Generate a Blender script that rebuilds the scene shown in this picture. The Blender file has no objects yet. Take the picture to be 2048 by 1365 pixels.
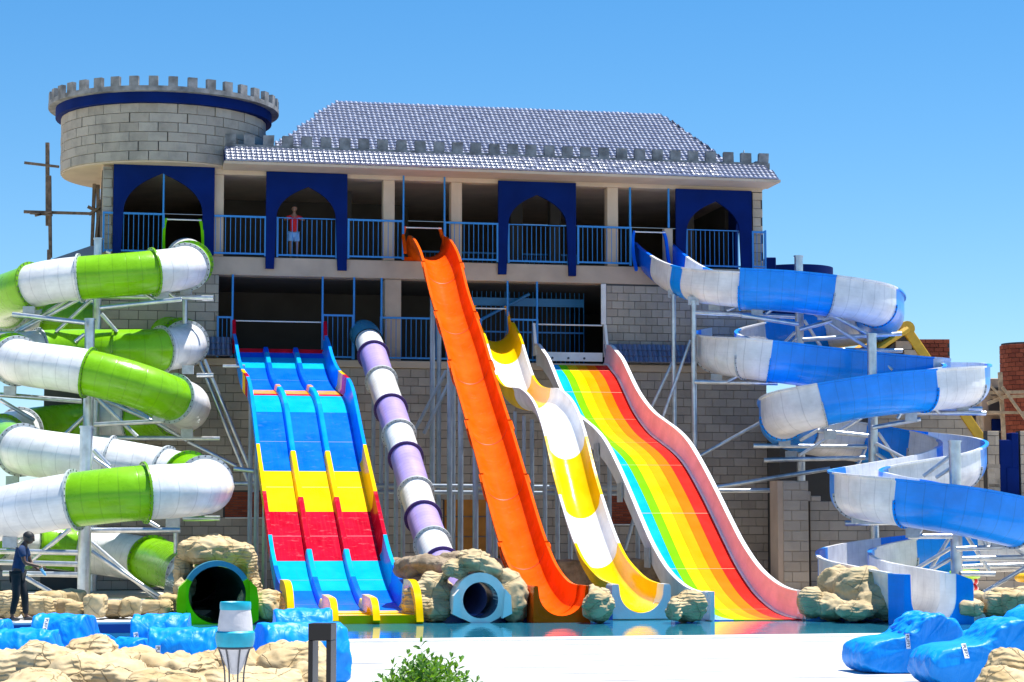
import bpy, bmesh, math, random
from mathutils import Vector, Matrix, noise
R = math.radians
rnd = random.Random(7)
# ------------------------------------------------------------------ camera, sky, sun, exposure
FPX, HZ, CZ = 4200.0, 1047.0, 1.92
TH = math.atan((HZ-682.5)/FPX)
sc = bpy.context.scene
col = sc.collection
cam = bpy.data.cameras.new('camera'); camo = bpy.data.objects.new('camera', cam); col.objects.link(camo)
cam.sensor_width = 36.0; cam.lens = FPX/2048*36.0; cam.clip_start = .5; cam.clip_end = 3000
camo.location = (0, 0, CZ); camo.rotation_euler = (R(90)+TH, 0, 0); sc.camera = camo
SUN = Vector((.265, .10, .955)).normalized()
world = bpy.data.worlds.new('World'); sc.world = world; world.use_nodes = True
wn = world.node_tree; wn.nodes.clear()
sky = wn.nodes.new('ShaderNodeTexSky'); sky.sky_type = 'NISHITA'; sky.sun_disc = False
sky.sun_elevation = math.asin(SUN.z); sky.sun_rotation = math.atan2(SUN.x, SUN.y)
sky.altitude = 0; sky.air_density = 1.0; sky.dust_density = .05; sky.ozone_density = 2.2
hs = wn.nodes.new('ShaderNodeHueSaturation'); hs.inputs['Saturation'].default_value = 1.40; hs.inputs['Value'].default_value = 1.0
bgn = wn.nodes.new('ShaderNodeBackground'); bgn.inputs['Strength'].default_value = .082
wo = wn.nodes.new('ShaderNodeOutputWorld')
stc = wn.nodes.new('ShaderNodeTexCoord'); smp = wn.nodes.new('ShaderNodeMapping'); smp.vector_type = 'POINT'
smp.inputs['Scale'].default_value = (1, 1, .9); smp.inputs['Location'].default_value = (0, 0, .04)   # clear desert air: no pale band at the horizon
wn.links.new(stc.outputs['Generated'], smp.inputs[0]); wn.links.new(smp.outputs[0], sky.inputs[0])
wn.links.new(sky.outputs[0], hs.inputs['Color']); wn.links.new(hs.outputs[0], bgn.inputs[0]); wn.links.new(bgn.outputs[0], wo.inputs[0])
sl = bpy.data.lights.new('sun', 'SUN'); sl.energy = 4.4; sl.angle = R(.53); sl.color = (1, .965, .9)
so = bpy.data.objects.new('sun', sl); col.objects.link(so); so.rotation_euler = SUN.to_track_quat('Z', 'Y').to_euler(); so.location = (0, 0, 60)
sc.view_settings.view_transform = 'Standard'; sc.view_settings.look = 'None'; sc.view_settings.exposure = 1.0; sc.view_settings.gamma = 1
sc.view_settings.use_curve_mapping = False
sc.render.engine = 'CYCLES'; sc.cycles.max_bounces = 6; sc.cycles.diffuse_bounces = 5; sc.cycles.glossy_bounces = 3
sc.cycles.caustics_reflective = False; sc.cycles.caustics_refractive = False

# ------------------------------------------------------------------ places: rays of the photograph meeting planes of the castle
FW = Vector((0, math.cos(TH), math.sin(TH))); UPV = Vector((0, -math.sin(TH), math.cos(TH))); C0 = Vector((0, 0, CZ))
def ray(px, py): return FW*FPX+Vector((px-1024, 0, 0))+UPV*(682.5-py)
def at(px, py, D):
    r = ray(px, py); return C0+r*(D/r.y)
A = R(11.6)
U = Vector((math.cos(A), math.sin(A), 0)); V = Vector((math.sin(A), -math.cos(A), 0)); Z = Vector((0, 0, 1))
O = at(1000, 700, 63.6); O.z = 0
def B(u, v, z): return O+U*u+V*v+Z*z          # u along the facade, v out towards the pool, z up
def F(px, py, v=0.0):
    r = ray(px, py); t = (v-(C0-O).dot(V))/r.dot(V); p = C0+r*t; return (p-O).dot(U), p.z
def G(px, py, u):
    r = ray(px, py); t = (u-(C0-O).dot(U))/r.dot(U); p = C0+r*t; return (p-O).dot(V), p.z
def uv_of(p): return (p-O).dot(U), (p-O).dot(V)

# ------------------------------------------------------------------ materials
MATS = {}
def nt(name):
    m = bpy.data.materials.new(name); m.use_nodes = True; n = m.node_tree
    b = n.nodes['Principled BSDF']; return m, n, b
def L(n, a, b): n.links.new(a, b)
def nd(n, t, **k):
    x = n.nodes.new(t)
    for a, v in k.items(): setattr(x, a, v)
    return x
def vary(n, b, colr, amt, scale, src=None, detail=5, dark=None, coord='Object'):
    tc = nd(n, 'ShaderNodeTexCoord'); no = nd(n, 'ShaderNodeTexNoise'); no.inputs['Scale'].default_value = scale; no.inputs['Detail'].default_value = detail
    L(n, tc.outputs[coord], no.inputs['Vector'])
    rp = nd(n, 'ShaderNodeValToRGB'); c = colr
    d = dark or tuple(max(0, x*(1-amt)) for x in c); h = tuple(min(1, x*(1+amt)) for x in c)
    rp.color_ramp.elements[0].color = (*d, 1); rp.color_ramp.elements[0].position = .32
    rp.color_ramp.elements[1].color = (*h, 1); rp.color_ramp.elements[1].position = .68
    L(n, no.outputs['Fac'], rp.inputs['Fac']); return tc, no, rp
def mat(name, colr, rough=.5, metal=0, amt=.06, scale=3, bump=0, bscale=30, coat=0, spec=.5):
    if name in MATS: return MATS[name]
    m, n, b = nt(name)
    tc, no, rp = vary(n, b, colr, amt, scale); L(n, rp.outputs[0], b.inputs['Base Color'])
    b.inputs['Roughness'].default_value = rough; b.inputs['Metallic'].default_value = metal
    b.inputs['Coat Weight'].default_value = coat; b.inputs['Coat Roughness'].default_value = .08; b.inputs['Specular IOR Level'].default_value = spec
    if bump:
        n2 = nd(n, 'ShaderNodeTexNoise'); n2.inputs['Scale'].default_value = bscale; n2.inputs['Detail'].default_value = 6
        L(n, tc.outputs['Object'], n2.inputs['Vector']); bp = nd(n, 'ShaderNodeBump'); bp.inputs['Strength'].default_value = bump; bp.inputs['Distance'].default_value = .02
        L(n, n2.outputs['Fac'], bp.inputs['Height']); L(n, bp.outputs[0], b.inputs['Normal'])
    MATS[name] = m; return m
def fiberglass(name, colr, rough=.3, ribs=True, wear=.35, coat=.6, rib=.34):
    """gel-coated fibreglass; fine hoops across the slide and mottled wear, in UV metres"""
    if name in MATS: return MATS[name]
    m, n, b = nt(name)
    tc = nd(n, 'ShaderNodeTexCoord'); uvn = nd(n, 'ShaderNodeUVMap')
    no = nd(n, 'ShaderNodeTexNoise'); no.inputs['Scale'].default_value = 1.7; no.inputs['Detail'].default_value = 7; no.inputs['Roughness'].default_value = .62
    L(n, tc.outputs['Object'], no.inputs['Vector'])
    rp = nd(n, 'ShaderNodeValToRGB')
    rp.color_ramp.elements[0].color = (*[x*(1-.16*wear/.35) for x in colr], 1); rp.color_ramp.elements[0].position = .3
    rp.color_ramp.elements[1].color = (*[min(1, x*(1+.05)+.006) for x in colr], 1); rp.color_ramp.elements[1].position = .65
    L(n, no.outputs['Fac'], rp.inputs['Fac'])
    # streaks of grime running along the slide
    mp = nd(n, 'ShaderNodeMapping'); mp.inputs['Scale'].default_value = (.35, 9, 1); L(n, uvn.outputs[0], mp.inputs[0])
    n3 = nd(n, 'ShaderNodeTexNoise'); n3.inputs['Scale'].default_value = 2.2; n3.inputs['Detail'].default_value = 4; L(n, mp.outputs[0], n3.inputs['Vector'])
    mr = nd(n, 'ShaderNodeMapRange'); mr.inputs['From Min'].default_value = .5; mr.inputs['From Max'].default_value = .8; mr.inputs['To Max'].default_value = .28*wear/.35
    L(n, n3.outputs['Fac'], mr.inputs['Value'])
    mx = nd(n, 'ShaderNodeMixRGB'); mx.inputs['Color2'].default_value = (*[x*.72+.02 for x in colr], 1)
    L(n, mr.outputs[0], mx.inputs['Fac']); L(n, rp.outputs[0], mx.inputs['Color1']); last = mx.outputs[0]
    sx = nd(n, 'ShaderNodeSeparateXYZ'); L(n, uvn.outputs[0], sx.inputs[0])
    if ribs:
        md = nd(n, 'ShaderNodeMath', operation='PINGPONG'); md.inputs[1].default_value = rib/2; L(n, sx.outputs[0], md.inputs[0])
        ss = nd(n, 'ShaderNodeMapRange'); ss.inputs['From Min'].default_value = 0; ss.inputs['From Max'].default_value = .014; L(n, md.outputs[0], ss.inputs['Value'])
        m2 = nd(n, 'ShaderNodeMixRGB', blend_type='MULTIPLY'); m2.inputs['Fac'].default_value = .55
        cr = nd(n, 'ShaderNodeValToRGB'); cr.color_ramp.elements[0].color = (.55, .55, .57, 1); L(n, ss.outputs[0], cr.inputs['Fac'])
        L(n, last, m2.inputs['Color1']); L(n, cr.outputs[0], m2.inputs['Color2']); last = m2.outputs[0]
    if wear > .45:
        m4 = nd(n, 'ShaderNodeMapping'); m4.inputs['Scale'].default_value = (3.2, 1.1, 1); L(n, uvn.outputs[0], m4.inputs[0])
        n4 = nd(n, 'ShaderNodeTexNoise'); n4.inputs['Scale'].default_value = 2.4; n4.inputs['Detail'].default_value = 9; n4.inputs['Roughness'].default_value = .72; L(n, m4.outputs[0], n4.inputs['Vector'])
        r4 = nd(n, 'ShaderNodeMapRange'); r4.inputs['From Min'].default_value = .56; r4.inputs['From Max'].default_value = .74; r4.inputs['To Max'].default_value = min(.5, (wear-.35)*.9); L(n, n4.outputs['Fac'], r4.inputs['Value'])
        x4 = nd(n, 'ShaderNodeMixRGB'); x4.inputs['Color2'].default_value = (*[min(.8, x*.6+.28) for x in colr], 1); L(n, r4.outputs[0], x4.inputs['Fac']); L(n, last, x4.inputs['Color1']); last = x4.outputs[0]
    L(n, last, b.inputs['Base Color'])
    n2 = nd(n, 'ShaderNodeTexNoise'); n2.inputs['Scale'].default_value = 2.6; n2.inputs['Detail'].default_value = 3; L(n, tc.outputs['Object'], n2.inputs['Vector'])
    bp = nd(n, 'ShaderNodeBump'); bp.inputs['Strength'].default_value = .3 if ribs else .16; bp.inputs['Distance'].default_value = .05
    ad = nd(n, 'ShaderNodeMath', operation='ADD'); L(n, n2.outputs['Fac'], ad.inputs[0])
    if ribs:
        mm = nd(n, 'ShaderNodeMath', operation='MULTIPLY'); mm.inputs[1].default_value = .12; L(n, ss.outputs[0], mm.inputs[0]); L(n, mm.outputs[0], ad.inputs[1])
    else: ad.inputs[1].default_value = 0
    L(n, ad.outputs[0], bp.inputs['Height']); L(n, bp.outputs[0], b.inputs['Normal'])
    rr = nd(n, 'ShaderNodeMapRange'); rr.inputs['To Min'].default_value = rough*(.75 if ribs else .6); rr.inputs['To Max'].default_value = rough*(1.4 if ribs else .75)
    L(n, no.outputs['Fac'], rr.inputs['Value']); L(n, rr.outputs[0], b.inputs['Roughness'])
    b.inputs['Coat Weight'].default_value = coat*.4 if ribs else .0; b.inputs['Coat Roughness'].default_value = .1; b.inputs['Specular IOR Level'].default_value = .26 if ribs else .03
    MATS[name] = m; return m
def piece_mat(name, c1, c2, rough=.85, stain=.5, bump=.35, spec=.3):
    """bricks, blocks: each piece its own tone between c1 and c2, blotched paint"""
    if name in MATS: return MATS[name]
    m, n, b = nt(name)
    oi = nd(n, 'ShaderNodeObjectInfo'); ge = nd(n, 'ShaderNodeNewGeometry')
    ad = nd(n, 'ShaderNodeMath', operation='ADD'); L(n, oi.outputs['Random'], ad.inputs[0]); L(n, ge.outputs['Random Per Island'], ad.inputs[1])
    fr = nd(n, 'ShaderNodeMath', operation='FRACT'); L(n, ad.outputs[0], fr.inputs[0])
    rp = nd(n, 'ShaderNodeValToRGB'); rp.color_ramp.elements[0].color = (*c1, 1); rp.color_ramp.elements[1].color = (*c2, 1); L(n, fr.outputs[0], rp.inputs['Fac'])
    no = nd(n, 'ShaderNodeTexNoise'); no.inputs['Scale'].default_value = 1.1; no.inputs['Detail'].default_value = 7; no.inputs['Roughness'].default_value = .65
    L(n, ge.outputs['Position'], no.inputs['Vector'])
    mr = nd(n, 'ShaderNodeMapRange'); mr.inputs['From Min'].default_value = .45; mr.inputs['From Max'].default_value = .7; mr.inputs['To Max'].default_value = stain; L(n, no.outputs['Fac'], mr.inputs['Value'])
    mx = nd(n, 'ShaderNodeMixRGB', blend_type='MULTIPLY'); mx.inputs['Color2'].default_value = (.58, .60, .63, 1)
    L(n, mr.outputs[0], mx.inputs['Fac']); L(n, rp.outputs[0], mx.inputs['Color1']); L(n, mx.outputs[0], b.inputs['Base Color'])
    n2 = nd(n, 'ShaderNodeTexNoise'); n2.inputs['Scale'].default_value = 14; n2.inputs['Detail'].default_value = 5; L(n, ge.outputs['Position'], n2.inputs['Vector'])
    bp = nd(n, 'ShaderNodeBump'); bp.inputs['Strength'].default_value = bump; bp.inputs['Distance'].default_value = .03
    L(n, n2.outputs['Fac'], bp.inputs['Height']); L(n, bp.outputs[0], b.inputs['Normal'])
    b.inputs['Roughness'].default_value = rough; b.inputs['Specular IOR Level'].default_value = spec
    MATS[name] = m; return m
def rock_mat(name, c1, c2, ridges=True, k=1.0):
    m, n, b = nt(name)
    ge = nd(n, 'ShaderNodeNewGeometry')
    no = nd(n, 'ShaderNodeTexNoise'); no.inputs['Scale'].default_value = 2.3*k; no.inputs['Detail'].default_value = 8; no.inputs['Roughness'].default_value = .6; L(n, ge.outputs['Position'], no.inputs['Vector'])
    rp = nd(n, 'ShaderNodeValToRGB'); rp.color_ramp.elements[0].color = (*c1, 1); rp.color_ramp.elements[0].position = .36; rp.color_ramp.elements[1].color = (*c2, 1); rp.color_ramp.elements[1].position = .6
    L(n, no.outputs['Fac'], rp.inputs['Fac'])
    # warp for cracks
    mixv = nd(n, 'ShaderNodeMixRGB'); mixv.inputs['Fac'].default_value = .12; L(n, ge.outputs['Position'], mixv.inputs['Color1']); L(n, no.outputs['Color'], mixv.inputs['Color2'])
    vo = nd(n, 'ShaderNodeTexVoronoi', feature='DISTANCE_TO_EDGE'); vo.inputs['Scale'].default_value = 2.1*k; L(n, mixv.outputs[0], vo.inputs['Vector'])
    ck = nd(n, 'ShaderNodeMapRange'); ck.inputs['From Max'].default_value = .013; L(n, vo.outputs['Distance'], ck.inputs['Value'])
    mx = nd(n, 'ShaderNodeMixRGB', blend_type='MULTIPLY'); mx.inputs['Fac'].default_value = .35
    cr = nd(n, 'ShaderNodeValToRGB'); cr.color_ramp.elements[0].color = (.6, .5, .4, 1); L(n, ck.outputs[0], cr.inputs['Fac'])
    L(n, rp.outputs[0], mx.inputs['Color1']); L(n, cr.outputs[0], mx.inputs['Color2']); L(n, mx.outputs[0], b.inputs['Base Color'])
    wv = nd(n, 'ShaderNodeTexWave', wave_type='BANDS', bands_direction='Z'); wv.inputs['Scale'].default_value = 5.2*k; wv.inputs['Distortion'].default_value = 6; wv.inputs['Detail'].default_value = 3; wv.inputs['Detail Scale'].default_value = .8
    L(n, ge.outputs['Position'], wv.inputs['Vector'])
    msk = nd(n, 'ShaderNodeTexNoise'); msk.inputs['Scale'].default_value = 1.4*k; L(n, ge.outputs['Position'], msk.inputs['Vector'])
    mk = nd(n, 'ShaderNodeMapRange'); mk.inputs['From Min'].default_value = .46; mk.inputs['From Max'].default_value = .58; L(n, msk.outputs['Fac'], mk.inputs['Value'])
    wm = nd(n, 'ShaderNodeMath', operation='MULTIPLY'); L(n, wv.outputs['Fac'], wm.inputs[0]); L(n, mk.outputs[0], wm.inputs[1])
    s1 = nd(n, 'ShaderNodeMath', operation='MULTIPLY_ADD'); s1.inputs[1].default_value = .8 if ridges else .2; L(n, wm.outputs[0], s1.inputs[0]); L(n, ck.outputs[0], s1.inputs[2])
    s2 = nd(n, 'ShaderNodeMath', operation='ADD'); L(n, s1.outputs[0], s2.inputs[0]); L(n, no.outputs['Fac'], s2.inputs[1])
    bp = nd(n, 'ShaderNodeBump'); bp.inputs['Strength'].default_value = .8; bp.inputs['Distance'].default_value = .022/k
    L(n, s2.outputs[0], bp.inputs['Height']); L(n, bp.outputs[0], b.inputs['Normal']); b.inputs['Roughness'].default_value = .9; b.inputs['Specular IOR Level'].default_value = .25
    MATS[name] = m; return m

M = {}
M['green'] = fiberglass('green_fibreglass', (.20, .50, .0), .26)
M['green_smooth'] = fiberglass('green_smooth', (.17, .58, .0), .3, ribs=False)
M['white_f'] = fiberglass('white_fibreglass', (.80, .80, .80), .3, wear=.5)
M['white_s'] = fiberglass('white_smooth', (.82, .82, .83), .3, ribs=False)
M['blue_f'] = fiberglass('blue_fibreglass', (.0, .28, .90), .3)
M['sky_f'] = fiberglass('sky_blue_fibreglass', (.0, .27, .84), .3, ribs=False)
M['cyan_s'] = fiberglass('cyan_smooth', (.0, .36, .70), .3, ribs=False)
M['azure_s'] = fiberglass('azure_smooth', (.0, .135, .76), .3, ribs=False, wear=.6)
M['blue_s'] = fiberglass('blue_smooth', (.0, .12, .74), .3, ribs=False)
M['yellow_s'] = fiberglass('yellow_smooth', (.85, .52, .0), .28, ribs=False, wear=.2)
M['amber_s'] = fiberglass('amber_smooth', (.85, .32, .0), .28, ribs=False, wear=.2)
M['red_s'] = fiberglass('red_smooth', (.58, .0, .022), .36, ribs=False, wear=1.0)
M['scarlet_s'] = fiberglass('scarlet_smooth', (.78, .018, .01), .3, ribs=False)
M['orange_s'] = fiberglass('orange_smooth', (.88, .10, .0), .27, ribs=False, wear=.5)
M['tangerine_s'] = fiberglass('tangerine_smooth', (.85, .16, .0), .27, ribs=False, wear=.2)
M['lime_s'] = fiberglass('lime_smooth', (.16, .62, .0), .28, ribs=False, wear=.2)
M['purple'] = fiberglass('lilac_fibreglass', (.42, .33, .72), .32, rib=.17)
M['white_p'] = fiberglass('white_ringed', (.80, .81, .80), .3, rib=.17)
M['purple_d'] = mat('deep_purple', (.05, .02, .13), .4)
M['teal_f'] = fiberglass('teal_fibreglass', (.05, .25, .38), .4, ribs=False)
M['pale_blue'] = fiberglass('pale_blue_gelcoat', (.90, .86, .80), .35, ribs=False)
M['flange'] = mat('flange_grey', (.42, .46, .48), .5, amt=.15, scale=8)
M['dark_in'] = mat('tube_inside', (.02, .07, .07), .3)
M['steel'] = mat('galvanised_steel', (.55, .58, .61), .32, metal=.85, amt=.16, scale=5, bump=.1)
M['steel_dark'] = mat('painted_steel_pole', (.25, .31, .38), .42, metal=.35, amt=.12, scale=4)
M['bolt'] = mat('bolt_dark', (.08, .08, .09), .5)
M['navy'] = mat('navy_paint', (.0, .013, .115), .8, amt=.15, scale=1.5, bump=.12, bscale=20, spec=.12)
M['rail'] = mat('light_blue_paint', (.02, .22, .58), .4)
M['plaster'] = mat('grey_plaster', (.46, .355, .27), .9, amt=.12, scale=1.2, bump=.2, bscale=12)
M['plaster_l'] = mat('pale_plaster', (.53, .42, .31), .9, amt=.1, scale=1.2, bump=.2, bscale=12)
M['merlon'] = mat('grey_merlon_paint', (.21, .21, .21), .85, amt=.45, scale=3.4, bump=.3)
M['inside'] = mat('inside_shade_tone', (.055, .05, .046), .95, amt=.2, scale=.8)  # near-black base: shade of the rooms is put into the colour
M['mortar'] = mat('dark_joint', (.07, .068, .066), .95)
M['block'] = piece_mat('grey_block', (.34, .295, .245), (.43, .38, .32))
M['block_t'] = piece_mat('tower_block', (.34, .30, .25), (.41, .37, .315), stain=.9)
M['block_w'] = piece_mat('warm_block', (.42, .33, .24), (.52, .42, .31))
M['redbrick'] = piece_mat('red_brick', (.20, .045, .025), (.32, .08, .04), stain=.3)
M['white_trim'] = mat('white_trim', (.72, .72, .70), .7)
M['wood'] = mat('scaffold_timber', (.17, .12, .09), .9, amt=.4, scale=6, bump=.3)
M['wood_l'] = mat('pale_timber', (.38, .28, .18), .9, amt=.3, scale=6, bump=.3)
M['gold'] = mat('amber_paint', (.62, .36, .02), .6, amt=.15)
M['ochre_door'] = mat('ochre_board', (.42, .17, .02), .7, amt=.15)
M['fabric'] = None
M['skin'] = mat('dark_skin', (.10, .045, .028), .5)
M['skin_l'] = mat('brown_skin', (.22, .11, .07), .5)
M['hair'] = mat('black_hair', (.01, .009, .009), .6)
M['shirt_navy'] = mat('navy_cotton', (.012, .035, .10), .9, amt=.3, scale=9)
M['trousers'] = mat('black_cotton', (.012, .014, .018), .9, amt=.3)
M['shirt_red'] = mat('red_cotton', (.55, .01, .015), .9)
M['shorts'] = mat('light_blue_cotton', (.22, .42, .72), .9)
M['shoe'] = mat('dark_shoe', (.03, .035, .045), .6)
M['rock_f'] = rock_mat('sand_rock_front', (.45, .32, .155), (.58, .455, .27), k=1.1)
M['rock_b'] = rock_mat('sand_rock_back', (.42, .30, .14), (.56, .43, .25), k=.9)
M['rock_g'] = rock_mat('grey_brown_rock', (.40, .31, .17), (.52, .41, .245), k=.9)
M['rock_d'] = rock_mat('brown_rock', (.20, .145, .095), (.36, .28, .19), ridges=False, k=1.5)
# glossy navy roof tiles
def roof_mat():
    m, n, b = nt('glazed_navy_tile')
    oi = nd(n, 'ShaderNodeObjectInfo'); ge = nd(n, 'ShaderNodeNewGeometry')
    ad = nd(n, 'ShaderNodeMath', operation='ADD'); L(n, oi.outputs['Random'], ad.inputs[0]); L(n, ge.outputs['Random Per Island'], ad.inputs[1])
    fr = nd(n, 'ShaderNodeMath', operation='FRACT'); L(n, ad.outputs[0], fr.inputs[0])
    rp = nd(n, 'ShaderNodeValToRGB'); rp.color_ramp.elements[0].color = (.03, .05, .15, 1); rp.color_ramp.elements[1].color = (.07, .10, .20, 1); L(n, fr.outputs[0], rp.inputs['Fac'])
    L(n, rp.outputs[0], b.inputs['Base Color'])
    mr = nd(n, 'ShaderNodeMapRange'); mr.inputs['To Min'].default_value = .30; mr.inputs['To Max'].default_value = .42; L(n, fr.outputs[0], mr.inputs['Value']); L(n, mr.outputs[0], b.inputs['Roughness'])
    b.inputs['Specular IOR Level'].default_value = .6; b.inputs['Coat Weight'].default_value = 1.0; b.inputs['Coat Roughness'].default_value = .45; b.inputs['Coat IOR'].default_value = 2.6
    return m
M['tile'] = roof_mat()
def fabric_mat():
    m, n, b = nt('blue_vinyl_fabric')
    tc, no, rp = vary(n, b, (.0, .27, .82), .10, 2.5); L(n, rp.outputs[0], b.inputs['Base Color'])
    v = nd(n, 'ShaderNodeTexNoise'); v.inputs['Scale'].default_value = 5.5; v.inputs['Detail'].default_value = 3; v.inputs['Distortion'].default_value = 1.6; L(n, tc.outputs['Object'], v.inputs['Vector'])
    v2 = nd(n, 'ShaderNodeMapping'); v2.inputs['Scale'].default_value = (1, 1, .35); L(n, tc.outputs['Object'], v2.inputs[0]); L(n, v2.outputs[0], v.inputs['Vector'])
    bp = nd(n, 'ShaderNodeBump'); bp.inputs['Strength'].default_value = .45; bp.inputs['Distance'].default_value = .05; L(n, v.outputs['Fac'], bp.inputs['Height']); L(n, bp.outputs[0], b.inputs['Normal'])
    b.inputs['Roughness'].default_value = .46; b.inputs['Specular IOR Level'].default_value = .35; return m
M['fabric'] = fabric_mat()
def water_mat():
    m, n, b = nt('pool_water_surface'); ge = nd(n, 'ShaderNodeNewGeometry')
    b.inputs['Base Color'].default_value = (.02, .18, .28, 1); b.inputs['Roughness'].default_value = .03; b.inputs['IOR'].default_value = 1.33
    mp = nd(n, 'ShaderNodeMapping'); mp.inputs['Scale'].default_value = (.7, 1.6, 1); L(n, ge.outputs['Position'], mp.inputs[0])
    no = nd(n, 'ShaderNodeTexNoise'); no.inputs['Scale'].default_value = 2.2; no.inputs['Detail'].default_value = 3; L(n, mp.outputs[0], no.inputs['Vector'])
    bp = nd(n, 'ShaderNodeBump'); bp.inputs['Strength'].default_value = .22; bp.inputs['Distance'].default_value = .02; L(n, no.outputs['Fac'], bp.inputs['Height']); L(n, bp.outputs[0], b.inputs['Normal'])
    return m
M['water'] = water_mat()
def deck_mat():
    m, n, b = nt('white_deck'); ge = nd(n, 'ShaderNodeNewGeometry'); mp = nd(n, 'ShaderNodeMapping'); mp.inputs['Scale'].default_value = (.35, 1.6, 1); L(n, ge.outputs['Position'], mp.inputs[0])
    no = nd(n, 'ShaderNodeTexNoise'); no.inputs['Scale'].default_value = 1.6; no.inputs['Detail'].default_value = 9; no.inputs['Roughness'].default_value = .7; L(n, mp.outputs[0], no.inputs[0])
    rp = nd(n, 'ShaderNodeValToRGB'); rp.color_ramp.elements[0].color = (.30, .30, .30, 1); rp.color_ramp.elements[0].position = .34; rp.color_ramp.elements[1].color = (.66, .65, .63, 1); rp.color_ramp.elements[1].position = .62
    L(n, no.outputs['Fac'], rp.inputs[0]); L(n, rp.outputs[0], b.inputs['Base Color']); b.inputs['Roughness'].default_value = .7
    return m
M['deck'] = deck_mat()
M['coping'] = mat('white_coping', (.78, .77, .74), .6, amt=.05, bump=.15)
M['pool_tile'] = mat('deep_blue_tile', (.0, .055, .33), .3)
M['sand'] = mat('pale_ground', (.62, .54, .43), .95, amt=.15, scale=.6, bump=.3)

# ------------------------------------------------------------------ object helpers
BASE = {}
def tag(o, label=None, cat=None, group=None, kind=None):
    if label: o['label'] = label
    if cat: o['category'] = cat
    if group: o['group'] = group
    if kind: o['kind'] = kind
    return o
def thing(name, base, label, cat, group=None):
    o = bpy.data.objects.new(name, None); col.objects.link(o); o.location = base; BASE[o] = Vector(base); o.empty_display_size = .2
    return tag(o, label, cat, group)
def base_of(p): return BASE.get(p, Vector((0, 0, 0)))
def obj(name, verts, faces, m, parent=None, smooth=False, uvs=None, base=None, kind=None):
    b = base_of(parent) if parent else (Vector(base) if base is not None else Vector((0, 0, 0)))
    me = bpy.data.meshes.new(name); me.from_pydata([Vector(v)-b for v in verts], [], faces); me.update()
    for x in (m if isinstance(m, (list, tuple)) else [m]): me.materials.append(x)
    if smooth: me.polygons.foreach_set('use_smooth', [True]*len(me.polygons))
    if uvs:
        ul = me.uv_layers.new(name='UVMap')
        for lp in me.loops: ul.data[lp.index].uv = uvs[lp.vertex_index]
    o = bpy.data.objects.new(name, me); col.objects.link(o)
    if parent: o.parent = parent; BASE[o] = b
    else: o.location = b; BASE[o] = b
    if kind: o['kind'] = kind
    return o
class MB:
    def __init__(s): s.v = []; s.f = []
    def add(s, vs, fs):
        k = len(s.v); s.v += [Vector(x) for x in vs]; s.f += [tuple(i+k for i in f) for f in fs]; return s
    def hexa(s, p): return s.add(p, [(0, 3, 2, 1), (4, 5, 6, 7), (0, 1, 5, 4), (1, 2, 6, 5), (2, 3, 7, 6), (3, 0, 4, 7)])
    def boxB(s, u0, u1, v0, v1, z0, z1):
        return s.hexa([B(u0, v0, z0), B(u1, v0, z0), B(u1, v1, z0), B(u0, v1, z0), B(u0, v0, z1), B(u1, v0, z1), B(u1, v1, z1), B(u0, v1, z1)][::1])
    def box(s, c, ax, ay, az):
        c = Vector(c); return s.hexa([c-ax-ay-az, c+ax-ay-az, c+ax+ay-az, c-ax+ay-az, c-ax-ay+az, c+ax-ay+az, c+ax+ay+az, c-ax+ay+az])
    def tube(s, p, q, r, r2=None, n=12, cap=True):
        p = Vector(p); q = Vector(q); r2 = r if r2 is None else r2; t = (q-p).normalized()
        a = t.orthogonal().normalized(); b = t.cross(a); k = len(s.v)
        for (c, rr) in ((p, r), (q, r2)):
            for i in range(n):
                an = 2*math.pi*i/n; s.v.append(c+a*math.cos(an)*rr+b*math.sin(an)*rr)
        for i in range(n): j = (i+1) % n; s.f.append((k+i, k+j, k+n+j, k+n+i))
        if cap: s.f.append(tuple(k+i for i in range(n))[::-1]); s.f.append(tuple(k+n+i for i in range(n)))
        return s
    def build(s, name, m, parent=None, smooth=False, base=None, kind=None):
        o = obj(name, s.v, s.f, m, parent, smooth, base=base, kind=kind)
        bm = bmesh.new(); bm.from_mesh(o.data); bmesh.ops.recalc_face_normals(bm, faces=bm.faces)
        bm.to_mesh(o.data); bm.free()
        return o
def autosmooth(o, ang=35):
    me = o.data; bm = bmesh.new(); bm.from_mesh(me)
    for f in bm.faces: f.smooth = True
    for e in bm.edges:
        if len(e.link_faces) == 2 and e.calc_face_angle(0) > R(ang): e.smooth = False
    bm.to_mesh(me); bm.free(); return o
def bevel(o, w=.01, seg=2, ang=40):
    md = o.modifiers.new('bevel', 'BEVEL'); md.width = w; md.segments = seg; md.limit_method = 'ANGLE'; md.angle_limit = R(ang); return o
def pipe(name, p, q, r, m, parent, n=12): return autosmooth(MB().tube(p, q, r, n=n).build(name, m, parent), 50)
def spline(P, K=6, closed=False):
    out = []; n = len(P)
    for i in range(n-1):
        p0 = P[max(i-1, 0)]; p1 = P[i]; p2 = P[i+1]; p3 = P[min(i+2, n-1)]
        for k in range(K):
            t = k/K
            out.append(.5*((2*p1)+(p2-p0)*t+(2*p0-5*p1+4*p2-p3)*t*t+(3*p1-p0-3*p2+p3)*t**3))
    out.append(P[-1].copy()); return out
def smoothpath(P, it=2):
    for _ in range(it):
        P = [P[0]]+[(P[i-1]+P[i]*2+P[i+1])/4 for i in range(1, len(P)-1)]+[P[-1]]
    return P
def arclen(P):
    s = [0]
    for i in range(1, len(P)): s.append(s[-1]+(P[i]-P[i-1]).length)
    return s
def frame(P, i, vertical=False, side=None):
    t = (P[min(i+1, len(P)-1)]-P[max(i-1, 0)]).normalized()
    if side is None: side = t.cross(Z).normalized()
    up = Z.copy() if vertical else side.cross(t).normalized()
    return side, up, t
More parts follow.
